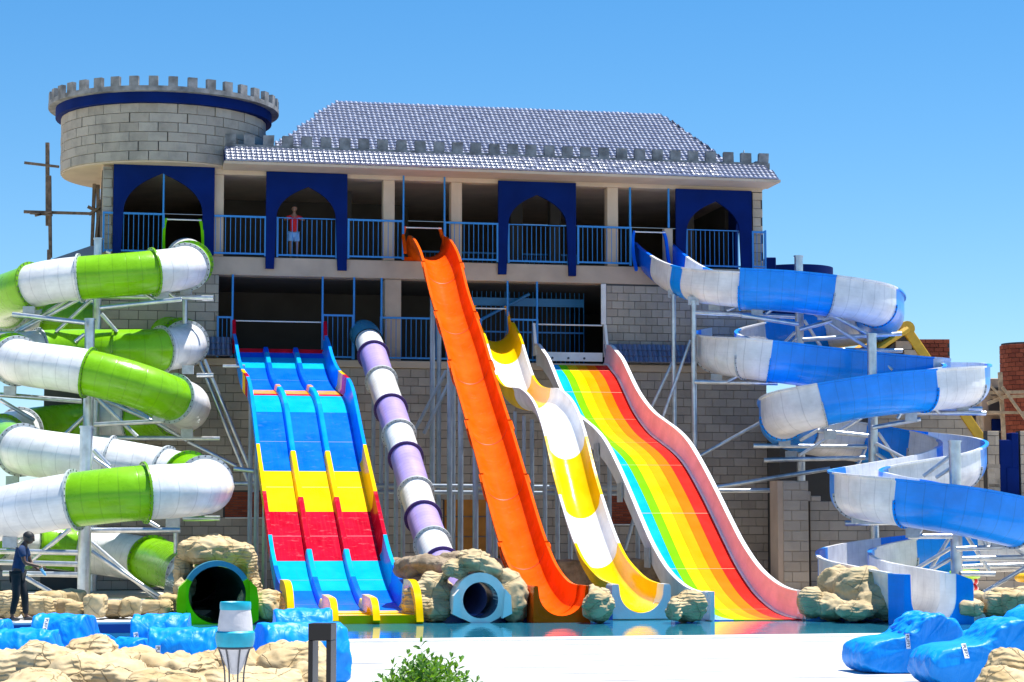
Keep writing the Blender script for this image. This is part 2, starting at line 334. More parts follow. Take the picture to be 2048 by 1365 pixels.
def sweep(name, P, i0, i1, prof, m, parent, closed=True, caps=True, vertical=False, side=None, S=None, smooth=40, scale=None, kind=None):
    """prof: list of (s, h); closed loop or open strip, swept along P[i0..i1]"""
    S = S or arclen(P); vs = []; uvs = []; fs = []; n = len(prof); pl = [0]
    for j in range(1, n): pl.append(pl[-1]+math.hypot(prof[j][0]-prof[j-1][0], prof[j][1]-prof[j-1][1]))
    for i in range(i0, i1+1):
        sd, up, t = frame(P, i, vertical, side); k = scale(i) if scale else 1
        for j, (a, h) in enumerate(prof): vs.append(P[i]+sd*a*k+up*h*k); uvs.append((S[i], pl[j]))
    rows = i1-i0+1
    for r in range(rows-1):
        for j in range(n if closed else n-1):
            k = (j+1) % n; fs.append((r*n+j, r*n+k, (r+1)*n+k, (r+1)*n+j))
    if closed and caps:
        fs.append(tuple(range(n))[::-1]); fs.append(tuple((rows-1)*n+j for j in range(n)))
    o = obj(name, vs, fs, m, parent, True, uvs, kind=kind)
    bm = bmesh.new(); bm.from_mesh(o.data); bmesh.ops.recalc_face_normals(bm, faces=bm.faces)
    for e in bm.edges:
        if len(e.link_faces) == 2 and e.calc_face_angle(0) > R(smooth): e.smooth = False
    bm.to_mesh(o.data); bm.free()
    return o
def circ(r, n=28, a0=0, a1=360, c=(0, 0)):
    full = abs(a1-a0) >= 360; k = n if full else n+1
    return [(c[0]+r*math.cos(R(a0+(a1-a0)*i/n)), c[1]+r*math.sin(R(a0+(a1-a0)*i/n))) for i in range(k)]

# ------------------------------------------------------------------ brickwork
brick_cache = {}
def brick_mesh(w, h, d, m):
    k = (round(w, 3), round(h, 3), round(d, 3), m.name)
    if k in brick_cache: return brick_cache[k]
    a, b, c = w/2, h/2, d/2; e = .008
    me = bpy.data.meshes.new('brick')
    vs = [(-a, d, -b), (a, d, -b), (a, d, b), (-a, d, b), (-a, e, -b), (a, e, -b), (a, e, b), (-a, e, b), (-a+e, 0, -b+e), (a-e, 0, -b+e), (a-e, 0, b-e), (-a+e, 0, b-e)]
    fs = [(8, 9, 10, 11), (4, 5, 9, 8), (5, 6, 10, 9), (6, 7, 11, 10), (7, 4, 8, 11), (0, 1, 5, 4), (1, 2, 6, 5), (2, 3, 7, 6), (3, 0, 4, 7)]
    me.from_pydata(vs, [], fs); me.materials.append(m); me.update(); brick_cache[k] = me; return me
BUDGET = {}
def place_pieces(parent, pieces, name, m, limit=300, root=None):
    """pieces: (centre, angle, w, h, d, seen); the pieces that show are objects, the rest one part"""
    root = root or parent
    used = BUDGET.get((root, name), 0)
    pieces.sort(key=lambda q: -q[5])
    b = base_of(parent); rest = MB()
    for q in pieces:
        c, ang, w, h, d, seen = q
        if used < limit and seen > 0:
            o = bpy.data.objects.new(name, brick_mesh(w, h, d, m)); o.location = c-b; o.rotation_euler = (0, 0, ang); o.parent = parent; col.objects.link(o); used += 1
        else:
            me = brick_mesh(w, h, d, m); mt = Matrix.Translation(c) @ Matrix.Rotation(ang, 4, 'Z')
            rest.add([mt @ v.co for v in me.vertices], [tuple(p.vertices) for p in me.polygons])
    BUDGET[(root, name)] = used
    if rest.v: rest.build('far_'+name+'work' if name == 'brick' else 'far_'+name, m, parent, kind='stuff')
def blockwall(parent, u0, u1, z0, z1, v, m, bw=.555, bh=.275, holes=(), seen=None, root=None, front=1, seed=0, topfn=None, d=.05, limit=300, rot=0, org=None):
    r = random.Random(seed); pcs = []; row = 0; z = z0; g = .013
    while z < z1-.03:
        h = min(bh, z1-z); off = (row % 2)*bw*.5; u = u0-off
        while u < u1-.02:
            a = max(u, u0); b_ = min(u+bw, u1)
            if b_-a > .06:
                cu, cz = (a+b_)/2, z+h/2
                if topfn and cz > topfn(cu): u += bw; continue
                segs = [(a, b_)]
                for (ha, hb, hc, hd) in holes:
                    ns = []
                    for (x, y) in segs:
                        if cz < hc or cz > hd or y <= ha or x >= hb: ns.append((x, y))
                        else:
                            if x < ha-.06: ns.append((x, ha))
                            if y > hb+.06: ns.append((hb, y))
                    segs = ns
                for (x, y) in segs:
                    w = round(y-x-g, 2)
                    if w < .04: continue
                    c = B((x+y)/2, v, cz) if org is None else org((x+y)/2, v, cz)
                    s = seen(((x+y)/2), cz) if seen else 1
                    pcs.append((c, A+rot, w, round(h-g, 3), d, s*(1 if w > .2 else .5)))
            u += bw
        z += bh; row += 1
    place_pieces(parent, pcs, 'brick', m, limit, root)

# ================================================================== SETTING
ground = obj('ground', [(-900, -60, -2.2), (900, -60, -2.2), (900, 1500, -2.2), (-900, 1500, -2.2)], [(0, 1, 2, 3)], M['sand'], kind='structure')
def slabB(name, u0, u1, v0, v1, z0, z1, m, kind='structure'):
    return MB().boxB(u0, u1, v0, v1, z0, z1).build(name, m, kind=kind)
VB, VS, VF = 17.3, 20.6, 27.9      # pool: recessed back edge under the slides, side edge, near edge
slabB('castle_forecourt', -40, 40, -60, 14.6, -2.1, -.02, M['sand'])
slabB('pool_ledge', -10.59, 6.89, 14.6, VB-.3, -2.1, -.36, M['pool_tile'])
slabB('pool_deck', -60, 60, VF+.35, 64, -2.1, 0, M['deck'])
slabB('side_terrace', -40, -10.6, 14.6, VS-.35, -2.1, 0, M['deck'])
slabB('side_terrace', 6.9, 40, 14.6, VS-.35, -2.1, 0, M['deck'])
for (nm, u0, u1, v0, v1) in (('pool_coping', -60, 60, VF, VF+.35), ('pool_coping', -40, -10.6, VS-.35, VS), ('pool_coping', 6.9, 40, VS-.35, VS)):
    bevel(slabB(nm, u0, u1, v0, v1, -1.9, .035, M['coping']), .03, 3)
slabB('pool_back_wall', -10.59, 6.89, VB-.3, VB, -1.9, -.32, M['pool_tile'])
for a_, b_ in ((-10.59, -10.35), (-8.85, -8.12), (-5.28, -2.82), (-1.36, -.92), (.5, 1.0), (3.32, 6.89)): slabB('pool_back_wall', a_, b_, VB-.3, VB, -.32, -.03, M['pool_tile'])
slabB('pool_side_wall', -40, -10.6, VS+.002, VS+.03, -1.9, -.03, M['pool_tile'])
slabB('pool_side_wall', 6.9, 40, VS+.002, VS+.03, -1.9, -.03, M['pool_tile'])
slabB('pool_floor', -40, 40, VB-.3, VF, -1.9, -1.6, M['pool_tile'])
w = obj('pool_water', [B(-40, 14.7, -.2), B(40, 14.7, -.2), B(40, VF+.1, -.2), B(-40, VF+.1, -.2)], [(3, 2, 1, 0)], M['water'], kind='structure')
# deck joints near the camera: long narrow boards
jb = MB()
for k in range(22):
    v = VF+.5+k*1.25; jb.boxB(-30, 30, v, v+.02, -.002, .0035)
jb.build('deck_joints', mat('joint_grey', (.36, .36, .36), .8), kind='structure')

# ================================================================== CASTLE
castle = thing('castle_building', B(-1, -2, 0), 'grey two-storey castle slide house with navy pointed arches, blue railings and glazed hip roof', 'building')
def cbox(name, u0, u1, v0, v1, z0, z1, m, parent=castle, bv=.015):
    o = MB().boxB(u0, u1, v0, v1, z0, z1).build(name, m, parent)
    if bv: bevel(o, bv, 1)
    return o
UL, UR, DEEP = -11.95, 8.4, -9.0
# slabs, lintels
cbox('floor_slab', -11.95, UR, DEEP, .0, 9.27, 9.82, M['plaster'])
cbox('floor_slab', -11.95, UR, DEEP, .02, 6.55, 6.76, M['plaster'])
cbox('lintel', -8.72, UR, -.45, .0, 12.28, 12.62, M['plaster_l'])
cbox('ceiling', -11.95, UR, DEEP, -.46, 12.36, 12.6, M['plaster'])
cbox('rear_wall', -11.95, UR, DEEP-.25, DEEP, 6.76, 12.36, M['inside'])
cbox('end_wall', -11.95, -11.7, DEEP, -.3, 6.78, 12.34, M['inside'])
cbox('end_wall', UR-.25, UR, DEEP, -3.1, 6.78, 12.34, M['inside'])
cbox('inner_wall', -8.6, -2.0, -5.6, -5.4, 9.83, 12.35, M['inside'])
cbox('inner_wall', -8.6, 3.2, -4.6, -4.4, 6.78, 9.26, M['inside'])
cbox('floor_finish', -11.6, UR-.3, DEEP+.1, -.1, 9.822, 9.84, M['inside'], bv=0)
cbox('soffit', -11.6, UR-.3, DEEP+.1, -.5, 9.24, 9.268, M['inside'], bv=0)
cbox('white_trim_strip', 3.16, 3.32, .0, .06, 8.0, 9.26, M['white_trim'])
for (a, b_) in ((-11.93, -11.62), (-8.69, -8.38), (-3.59, -3.24), (-1.51, -1.17), (3.39, 3.74)):
    cbox('column', a, b_, -.42, -.06, 9.82, 12.28 if a > -8.7 else 12.45, M['plaster_l'])
cbox('column', -3.53, -3.03, -.5, -.06, 6.77, 9.26, M['plaster'])
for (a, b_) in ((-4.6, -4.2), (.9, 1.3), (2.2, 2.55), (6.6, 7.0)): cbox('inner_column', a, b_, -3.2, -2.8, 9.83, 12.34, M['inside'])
cbox('short_pillar', 5.2, 5.47, -.25, .02, 9.82, 11.05, M['plaster_l'])
# block walls of the facade
def corewall(u0, u1, z0, z1, v, parent=castle, m='mortar', th=.3): cbox('wall_core', u0, u1, v-th, v-.03, z0, z1, M[m], parent, bv=0)
corewall(-11.95, -8.5, 6.78, 9.27, .02); corewall(3.33, 8.4, 6.78, 9.27, .02); corewall(8.07, 8.4, 9.82, 12.3, .0)
HOLES = [(-8.3, -6.95, 2.35, 3.0), (-8.3, -6.95, 3.0, 3.02), (-1.75, -.2, .9, 2.75)]
def vis_main(u, z):
    if u < -11.0: return .1
    if u < -8.4: return .6 if z > 2.2 else .9
    if u < -7.7: return .4
    if u < -5.2: return .05
    if u < -3.2: return .7
    if u < -2.2: return .6 if z > 3 else .4
    if u < -.6: return .35
    if u < 1.2: return .5 if z > 4 else .4
    if u < 3.2: return .1 if z > 3 else .3
    if z > 1: return 1
    return .4
blockwall(castle, -11.95, -8.5, 6.78, 9.26, .02, M['block'], seen=lambda u, z: .8, seed=1)
blockwall(castle, 3.33, 8.4, 6.78, 9.22, .02, M['block'], bw=.36, bh=.245, seen=lambda u, z: 1, seed=2, limit=300)
blockwall(castle, 8.07, 8.4, 9.82, 12.26, .0, M['block_w'], seen=lambda u, z: 2, seed=3)
blockwall(castle, -11.93, -11.62, 9.84, 12.4, .0, M['block_t'], seen=lambda u, z: 2, seed=4)
# ---- lower wall: a thing of its own
lower = thing('retaining_wall', B(-1, .1, 0), 'tall grey block wall with dark painted joints under the castle, behind the slide poles', 'wall')
cbox('wall_core', -13.5, 8.45, -.25, .02, -.02, 6.5, M['mortar'], lower, bv=0)
cbox('coping', -11.95, 8.45, -.2, .14, 6.56, 6.78, M['plaster_l'], lower)
blockwall(lower, -11.95, 8.45, 0.0, 6.55, .07, M['block'], bw=.46, bh=.262, holes=[(-8.3, -6.6, 2.05, 2.85), (-1.75, 0.0, .3, 2.75), (3.4, 5.4, 1.85, 2.85)], seen=vis_main, seed=5)
def panel(name, u0, u1, z0, z1, v, m, lab=None):
    o = cbox(name, u0, u1, v-.06, v, z0, z1, m, lower); 
    if lab: o['label'] = lab
    return o
panel('ochre_board', -1.7, -.03, .3, 2.7, .05, M['ochre_door'])
for k in range(1, 4): cbox('board_batten', -1.7, -.03, .05, .08, .3+k*.6, .34+k*.6, M['wood'], lower, bv=0)
for (a, b_, z0, z1, sd) in ((-8.25, -6.62, 2.1, 2.84, 1), (3.45, 5.38, 1.9, 2.84, 2)):
    blockwall(lower, a, b_, z0, z1, .045, M['redbrick'], bw=.25, bh=.075, seen=lambda u, z: 0, seed=sd, d=.03)
    cbox('brick_sill', a, b_, .03, .12, z0-.045, z0-.005, M['white_trim'], lower)
# tiled skirts on the block storey
def tile_mesh(w, l, name='tile'):
    """wavy pan tile: x across, y up the slope, z out; one end lipped"""
    XS = [0, .06, .22, .42, .60, .70, .76, .84, .92, 1.0]; ZS = [0, .012, .021, .022, .015, .0, .014, .026, .016, 0]; nx = 9; vs = []; fs = []
    for j, (y, dz) in enumerate(((0, -.012), (0.004, .020), (l*1.06, 0))):
        for i in range(nx+1):
            vs.append(((XS[i]-.5)*w*1.0, y+(.012*(abs(XS[i]-.38)*2)**2 if j < 2 and XS[i] < .72 else 0), (ZS[i] if j else 0)+dz))
    for j in range(2):
        for i in range(nx): fs.append((j*(nx+1)+i, j*(nx+1)+i+1, (j+1)*(nx+1)+i+1, (j+1)*(nx+1)+i))
    me = bpy.data.meshes.new(name); me.from_pydata(vs, [], fs); me.materials.append(M['tile']); me.update()
    for p in me.polygons[nx:]: p.use_smooth = True
    return me
TW, TL = .153, .212
tmesh = tile_mesh(TW, TL)
def tiles(parent, origin, xdir, sdir, rows, spans, seen, root, seam=6, limit=300):
    """lay tiles on a slope: origin + xdir*x + sdir*s"""
    nrm = xdir.cross(sdir).normalized(); r3 = Matrix((xdir, sdir, nrm)).transposed()
    used = BUDGET.get((root, 'tile'), 0); rest = MB(); b = base_of(parent); cand = []
    for j in range(rows):
        x0, x1 = spans(j*TL)
        k = math.floor(x0/TW)
        while k*TW+TW*.5 < x1:
            x = k*TW+TW*.5
            if x > x0-TW*.3: cand.append((seen(x, j), x+math.floor(k/seam)*.0, j))
            k += 1
    cand.sort(key=lambda q: -q[0])
    for (s, x, j) in cand:
        c = origin+xdir*x+sdir*(j*TL)+nrm*(.004*j)+nrm*rnd.uniform(-.004, .004)
        rr = r3 @ Matrix.Rotation(rnd.uniform(-.015, .015), 3, 'Z') @ Matrix.Rotation(rnd.uniform(-.03, .03)-.02, 3, 'X') @ Matrix.Rotation(rnd.uniform(-.03, .03), 3, 'Y')
        if used < limit and s > 0:
            o = bpy.data.objects.new('tile', tmesh); o.parent = parent; o.location = c-b; o.rotation_euler = rr.to_euler(); col.objects.link(o); used += 1
        else:
            rest.add([c+rr @ v.co for v in tmesh.vertices], [tuple(p.vertices) for p in tmesh.polygons])
    BUDGET[(root, 'tile')] = used
    if rest.v:
        o = obj('far_tiles', rest.v, rest.f, M['tile'], parent, kind='stuff'); autosmooth(o, 60)
sk = math.radians(62); sd = (V*(-math.cos(sk))+Z*math.sin(sk))
for (a, b_) in ((-8.95, -8.1), (3.3, 8.4)):
    tiles(castle, B(0, .42, 6.82), U, sd, 3, lambda s, a=a, b_=b_: (a, b_), lambda x, j: 0, castle)
    cbox('tile_skirt_board', a, b_, .03, .12, 6.84, 7.36, M['navy'])
# ---- arches
def arch_panel(px0, px1, pyt, zb, pxi0, pxi1, py_spring, pya, pxa, v=.12, th=.1):
    u0, zt = F(px0, pyt, v); u1, _ = F(px1, pyt, v); zt = F((px0+px1)/2, pyt, v)[1]
    a0 = F(pxi0, py_spring, v); a1 = F(pxi1, py_spring, v); ap = F(pxa, pya, v); zs = (a0[1]+a1[1])/2
    def side(ua, sgn):
        pts = []
        for k in range(1, 11):
            t = k/11; ang = t*R(62)
            uu = ua+(ap[0]-ua)*(1-math.cos(ang))/(1-math.cos(R(62))); zz = zs+(ap[1]-zs)*(math.sin(ang)/math.sin(R(62)))*(1-.05*t**3*(1-t)*4)
            pts.append((uu, zz))
        return pts
    L_ = [(a0[0]-.06, zb), (a0[0], zs)]+side(a0[0], 1)
    R_ = [(a1[0]+.06, zb), (a1[0], zs)]+side(a1[0], -1)
    loop = [(u0, zb), (u0, zt), (u1, zt), (u1, zb)]+R_+[(ap[0], ap[1])]+L_[::-1]
    n = len(loop); vs = [B(a, v, z) for a, z in loop]+[B(a, v-th, z) for a, z in loop]
    fs = [tuple(range(n)), tuple(range(n, 2*n))[::-1]]+[(i, i+n, (i+1) % n+n, (i+1) % n) for i in range(n)]
    mb = MB(); mb.add(vs, fs); return mb.build('arch_panel', M['navy'], castle)
arch_panel(228, 430, 322, 9.83, 247, 405, 425, 347, 325)
arch_panel(533, 695, 346, 9.47, 553, 672, 437, 374, 617)
arch_panel(997, 1152, 364, 9.47, 1017, 1134, 450, 390, 1075)
arch_panel(1352, 1503, 380, 9.47, 1373, 1480, 466, 403, 1433)
# navy arch in the right end wall, sky through it
def end_arch():
    u = UR; v0, v1 = -3.1, -.28; zb, zt = 9.82, 12.3; loop = [(v0, zb), (v0, zt), (v1, zt), (v1, zb)]
    a0, a1 = -.65, -2.45; am = -1.55; zs, za = 11.0, 11.9
    loop += [(a0, zb), (a0, zs)]+[(a0+(am-a0)*(1-math.cos(t*math.pi/12)), zs+(za-zs)*math.sin(t*math.pi/12)) for t in range(1, 6)]+[(am, za+.05)]
    loop += [(a1+(am-a1)*(1-math.cos(t*math.pi/12)), zs+(za-zs)*math.sin(t*math.pi/12)) for t in range(5, 0, -1)]+[(a1, zs), (a1, zb)]
    n = len(loop); vs = [B(u-.02, a, z) for a, z in loop]+[B(u-.14, a, z) for a, z in loop]
    return MB().add(vs, [tuple(range(n)), tuple(range(n, 2*n))[::-1]]+[(i, i+n, (i+1) % n+n, (i+1) % n) for i in range(n)]).build('arch_panel', M['navy'], castle)
end_arch()
# ---- railings: frame + each bar
bar_cache = {}
def bar_mesh(h, r=.011):
    k = round(h, 2)
    if k not in bar_cache:
        m = MB().tube((0, 0, 0), (0, 0, h), r, n=6); me = bpy.data.meshes.new('bar'); me.from_pydata(m.v, [], m.f); me.materials.append(M['rail']); me.update(); bar_cache[k] = me
    return bar_cache[k]
def railing(u0, u1, zb, zt, v, parent=castle, step=.145, thick=.028, ends=(1, 1), ang=0):
    mb = MB(); mb.boxB(u0, u1, v-thick, v+thick, zt-thick*2, zt); mb.boxB(u0, u1, v-thick, v+thick, zb+.04, zb+.09)
    if ends[0]: mb.boxB(u0-.03, u0+.03, v-.031, v+.031, zb, zt+.004)
    if ends[1]: mb.boxB(u1-.03, u1+.03, v-.031, v+.031, zb, zt+.004)
    fr = mb.build('railing', M['rail'], parent); n = max(1, int(round((u1-u0)/step))); b = base_of(parent); h = zt-zb-.12
    for i in range(1, n):
        o = bpy.data.objects.new('bar', bar_mesh(h)); o.parent = fr; o.location = B(u0+(u1-u0)*i/n, v, zb+.07)-b; col.objects.link(o)
    return fr
def rail_px(x0, x1, zb, zt, v, **k): return railing(F(x0, 450, v)[0], F(x1, 450, v)[0], zb, zt, v, **k)
ZU, ZTU = 9.84, 11.04
for x0, x1 in ((207, 327), (411, 531), (697, 806), (890, 995), (1156, 1261)): rail_px(x0, x1, ZU, ZTU, .08)
for x0, x1 in ((555, 673), (1017, 1137), (1373, 1484)): rail_px(x0, x1, ZU, ZTU, -.02, thick=.014)
rail_px(1505, 1530, ZU, ZTU-.02, .1)
o = MB(); 
for k in range(5): o.tube(B(8.46, .1-k*.28, ZU), B(8.46, .1-k*.28, ZTU), .012, n=6)
o.tube(B(8.46, .1, ZTU), B(8.46, -1.2, ZTU), .025, n=6); o.build('return_railing', M['rail'], castle)
for x0, x1, zt in ((438, 465, 8.02), (647, 707, 8.14), (763, 962, 8.1), (1018, 1074, 8.12)): rail_px(x0, x1, 6.8, zt, .1, step=.15)
for x in (327, 410, 807, 889): 
    u = F(x, 400, .09)[0]; pipe('door_post', B(u, .09, ZU), B(u, .09, 12.45 if x > 500 else 12.6), .03, M['rail'], castle, 8)
for x in (1260, 1337):
    u = F(x, 400, .05)[0]; pipe('door_post', B(u, .05, ZU if x < 1300 else 11.05), B(u, .05, 12.28), .035, M['rail'], castle, 8)
for x in (465, 645, 708, 763, 1015, 1074):
    u = F(x, 620, .1)[0]; pipe('door_post', B(u, .1, 6.8), B(u, .1, 9.27), .033, M['rail'], castle, 8)
# blue cage and stair in the shade of the lower room
cg = MB()
for k in range(26): cg.tube(B(-.6+k*.15, -2.2, 6.8), B(-.6+k*.15, -2.2, 9.2), .012, n=5)
cg.boxB(-.6, 3.15, -2.23, -2.17, 8.75, 9.0); cg.boxB(-.6, 3.15, -2.22, -2.18, 7.9, 7.95); cg.build('inner_cage', M['rail'], castle, kind='stuff')
cg = MB()
for s in (0, .35): cg.tube(B(-.9, -1.8-s, 7.9), B(1.3, -1.8-s, 9.1), .05, n=6)
cg.boxB(-2.0, 3.3, -3.5, -3.45, 10.55, 10.6); 
for k in range(34): cg.tube(B(-1.9+k*.155, -3.47, 9.84), B(-1.9+k*.155, -3.47, 10.56), .01, n=5)
cg.build('inner_stair_rail', M['rail'], castle, kind='stuff')
for (a, b_, z, v) in ((-.1, 2.4, 11.22, DEEP+.01), (-1.6, .1, 11.28, DEEP+.01), (1.0, 2.0, 10.6, DEEP+.01), (-2.9, -2.5, 8.95, -4.38)):
    pass
# ---- roof
roofm = M['navy']
RV0, RV1 = 1.05, -2.9; ZE, ZR = 12.53, 15.06
eL, eR = -8.43, 8.62; rL, rR = -4.74, 6.01; SL = (ZR-ZE)/(RV0-RV1)
def rp_(u, v, dz=0): return B(u, v, ZE+(RV0-v)*SL+dz)
VPR = .15; ZP = ZE+(RV0-VPR)*SL; hL, hR = F(550, 297, VPR)[0], F(1457, 311, VPR)[0]; vb2 = 2*RV1-VPR; eR2 = 8.32
roof = obj('roof', [B(eL, RV0, ZE-.03), B(eR, RV0, ZE-.03), B(eR2, VPR, ZP-.03), B(eL, VPR, ZP-.03),
                    B(hL, VPR, ZP-.03), B(hR, VPR, ZP-.03), B(rR, RV1, ZR-.03), B(rL, RV1, ZR-.03), B(hL, vb2, ZP-.03), B(hR, vb2, ZP-.03),
                    B(eL, RV0, ZE-.065), B(eR, RV0, ZE-.065), B(eR2, VPR, 12.6), B(eL, VPR, 12.6), B(eL, vb2, 12.62), B(eR2, vb2, 12.62), B(eR2, VPR, 12.62), B(eL, VPR, 12.62),
                    B(hL, VPR, 12.6), B(hR, VPR, 12.6), B(hL, vb2, 12.6), B(hR, vb2, 12.6)],
           [(0, 1, 2, 3), (4, 5, 6, 7), (5, 9, 6), (4, 7, 8), (8, 7, 6, 9), (0, 10, 11, 1), (1, 11, 12, 2), (0, 3, 13, 10), (2, 12, 13, 3), (14, 15, 16, 17), (4, 18, 19, 5), (5, 19, 21, 9), (8, 20, 18, 4), (9, 21, 20, 8)], [M['navy']], castle)
sd = (V*-1+Z*SL).normalized(); LN = math.hypot(RV0-RV1, ZR-ZE); sp_ = LN*(RV0-VPR)/(RV0-RV1)
def roof_span(s):
    if s < sp_-.05: return (eL, eR+(eR2-eR)*s/sp_)
    t = min(1, (s-sp_)/(LN-sp_)); return (hL+(rL-hL)*t, hR+(rR-hR)*t)
tiles(roof, B(0, RV0+.03, ZE+.0), U, sd, int(LN/TL)+1, roof_span, lambda x, j: (1.0 if j < 4 else .8)+rnd.random()*.1+(x+8)*-.01, castle)
sdr = (Vector(B(rR, RV1, ZR))-Vector(B(hR, RV1, ZP))).normalized(); lh = (Vector(B(rR, RV1, ZR))-Vector(B(hR, RV1, ZP))).length
tiles(roof, B(hR, RV1, ZP), V*-1, sdr, int(lh/TL), lambda s: (-3.0*(1-s/lh), 3.0*(1-s/lh)), lambda x, j: 0, castle)
for (p, q) in ((B(hR, VPR, ZP), B(rR, RV1, ZR)), (B(hL, VPR, ZP), B(rL, RV1, ZR)), (B(rL, RV1, ZR), B(rR, RV1, ZR))):
    pipe('ridge_cap', p+Z*.02, q+Z*.02, .04, M['tile'], roof, 8)
sf = MB()
sf.hexa([B(eL-.02, -.1, 12.40), B(eR-.02, -.1, 12.40), B(eR+.02, RV0+.012, 12.43), B(eL-.02, RV0+.012, 12.43), B(eL-.02, -.1, 12.5), B(eR-.02, -.1, 12.5), B(eR+.02, RV0+.012, 12.51), B(eL-.02, RV0+.012, 12.51)])
sf.boxB(UR+.0, eR-.02, -7, -.1, 12.44, 12.5); sf.build('eave_soffit', M['plaster_l'], castle)
seam = MB()
for k in range(0, 90, 6):
    pass
# crenellated parapet standing on the roof slope
par = thing('crenellated_parapet', B(0, .15, 13.0), 'grey battlement band with square merlons running across the castle roof slope', 'parapet')
VP = .30
MB().boxB(-8.45, 8.55, VP-.14, VP, 12.9, 13.15).build('parapet_band', M['merlon'], par)
mer_me = None
n = 29
for k in range(n+1):
    u = -8.24+k*(16.6/n)
    o = MB().hexa([B(u-.16, VP-.16, 13.152), B(u+.16, VP-.16, 13.152), B(u+.16, VP-.005, 13.152), B(u-.16, VP-.005, 13.152), B(u-.16, VP-.16, 13.45), B(u+.16, VP-.16, 13.45), B(u+.16, VP-.005, 13.45), B(u-.16, VP-.005, 13.45)])
    o.v = [x+Vector((rnd.uniform(-.01, .01), 0, rnd.uniform(-.012, .012))) for x in o.v]; o.build('merlon', M['merlon'], par)
for k in range(4): 
    MB().boxB(8.42, 8.57, -.45-k*.6, -.1-k*.6, 13.03, 13.38).build('merlon', M['merlon'], par)
MB().boxB(8.42, 8.57, -2.4, VP-.15, 12.8, 13.03).build('parapet_return', M['merlon'], par)
MB().tube(B(8.0, -.9, 13.1), B(8.1, -.9, 13.75), .02, n=6).build('antenna_stub', M['white_trim'], par)
# ---- round tower
CU, CV = -10.08, -2.3
tower = thing('round_tower', B(CU, CV, 12.3), 'round grey block turret with navy band and merlons left of the castle', 'tower')
def ringB(r0, r1, z0, z1, name, m, parent=tower, n=72, smooth=True):
    vs = []; fs = []
    for r, z in ((r0, z0), (r1, z0), (r1, z1), (r0, z1)):
        for i in range(n): a = 2*math.pi*i/n; vs.append(B(CU+r*math.cos(a), CV+r*math.sin(a), z))
    for q in range(4):
        for i in range(n): j = (i+1) % n; p = (q+1) % 4; fs.append((q*n+i, q*n+j, p*n+j, p*n+i))
    o = MB().add(vs, fs).build(name, m, parent); return autosmooth(o, 40)
ringB(2.7, 3.04, 12.5, 14.2, 'drum', M['mortar'])
ringB(.01, 3.07, 12.46, 12.5, 'underside', M['plaster_l'])
ringB(.01, 3.0, 14.15, 14.2, 'drum_cover', M['plaster'])
ringB(3.0, 3.28, 14.2, 14.52, 'navy_band', M['navy'])
ringB(2.9, 3.5, 14.5, 14.64, 'cornice', M['merlon'])
pcs = []; nb = 34
for row in range(6):
    for k in range(nb):
        a = 2*math.pi*(k+(row % 2)*.5+rnd.uniform(-.04, .04))/nb
        rr = 3.10; w = 2*math.pi*rr/nb-.014
        c = B(CU+rr*math.cos(a), CV+rr*math.sin(a), 12.5+.2833*(row+.5))
        pcs.append((c, A-a+math.pi/2-math.pi+math.pi if False else 0, round(w, 3), .27, .05, math.sin(a), a))
PC2 = []
for q in pcs:
    a = q[6]; out = U*math.cos(a)+V*math.sin(a)      # outward
    ang = math.atan2(out.y, out.x)+math.pi/2            # local -y faces outward
    PC2.append((q[0], ang, q[2], q[3], q[4], q[5]))
place_pieces(tower, PC2, 'brick', M['block_t'], 300)
nm = 38
for k in range(nm):
    a = 2*math.pi*(k+.3)/nm; out = U*math.cos(a)+V*math.sin(a); tg = out.cross(Z)
    c = B(CU, CV, 14.785)+out*3.42; MB().box(c, tg*.135, out*.07, Z*.142).build('merlon', M['merlon'], tower)
# ================================================================== SLIDES
def bolts(P, i, r, parent, n=20, a0=0, a1=360, side=None, vertical=False, name='bolts', sz=.016, off=.035):
    sd, up, t = frame(P, i, vertical, side); mb = MB()
    for k in range(n):
        a = R(a0+(a1-a0)*(k+.5)/n); c = P[i]+sd*r*math.cos(a)+up*r*math.sin(a); mb.box(c, t*off, sd*sz, up*sz)
    return mb.build(name, M['bolt'], parent, kind='stuff')
def annulus(P, i, r0, r1, th, m, parent, name='flange', n=32, a0=0, a1=360):
    sd, up, t = frame(P, i); vs = []; full = a1-a0 >= 360; k = n if full else n+1
    for (r, d) in ((r0, -th), (r1, -th), (r1, th), (r0, th)):
        for j in range(k): a = R(a0+(a1-a0)*j/n); vs.append(P[i]+sd*r*math.cos(a)+up*r*math.sin(a)+t*d)
    fs = []
    for q in range(4):
        p = (q+1) % 4
        for j in range(n): jj = (j+1) % k; fs.append((q*k+j, q*k+jj, p*k+jj, p*k+j))
    if not full: fs.append((0, k, 2*k, 3*k)); fs.append((k-1, 2*k-1, 3*k-1, 4*k-1)[::-1])
    return autosmooth(MB().add(vs, fs).build(name, m, parent), 40)

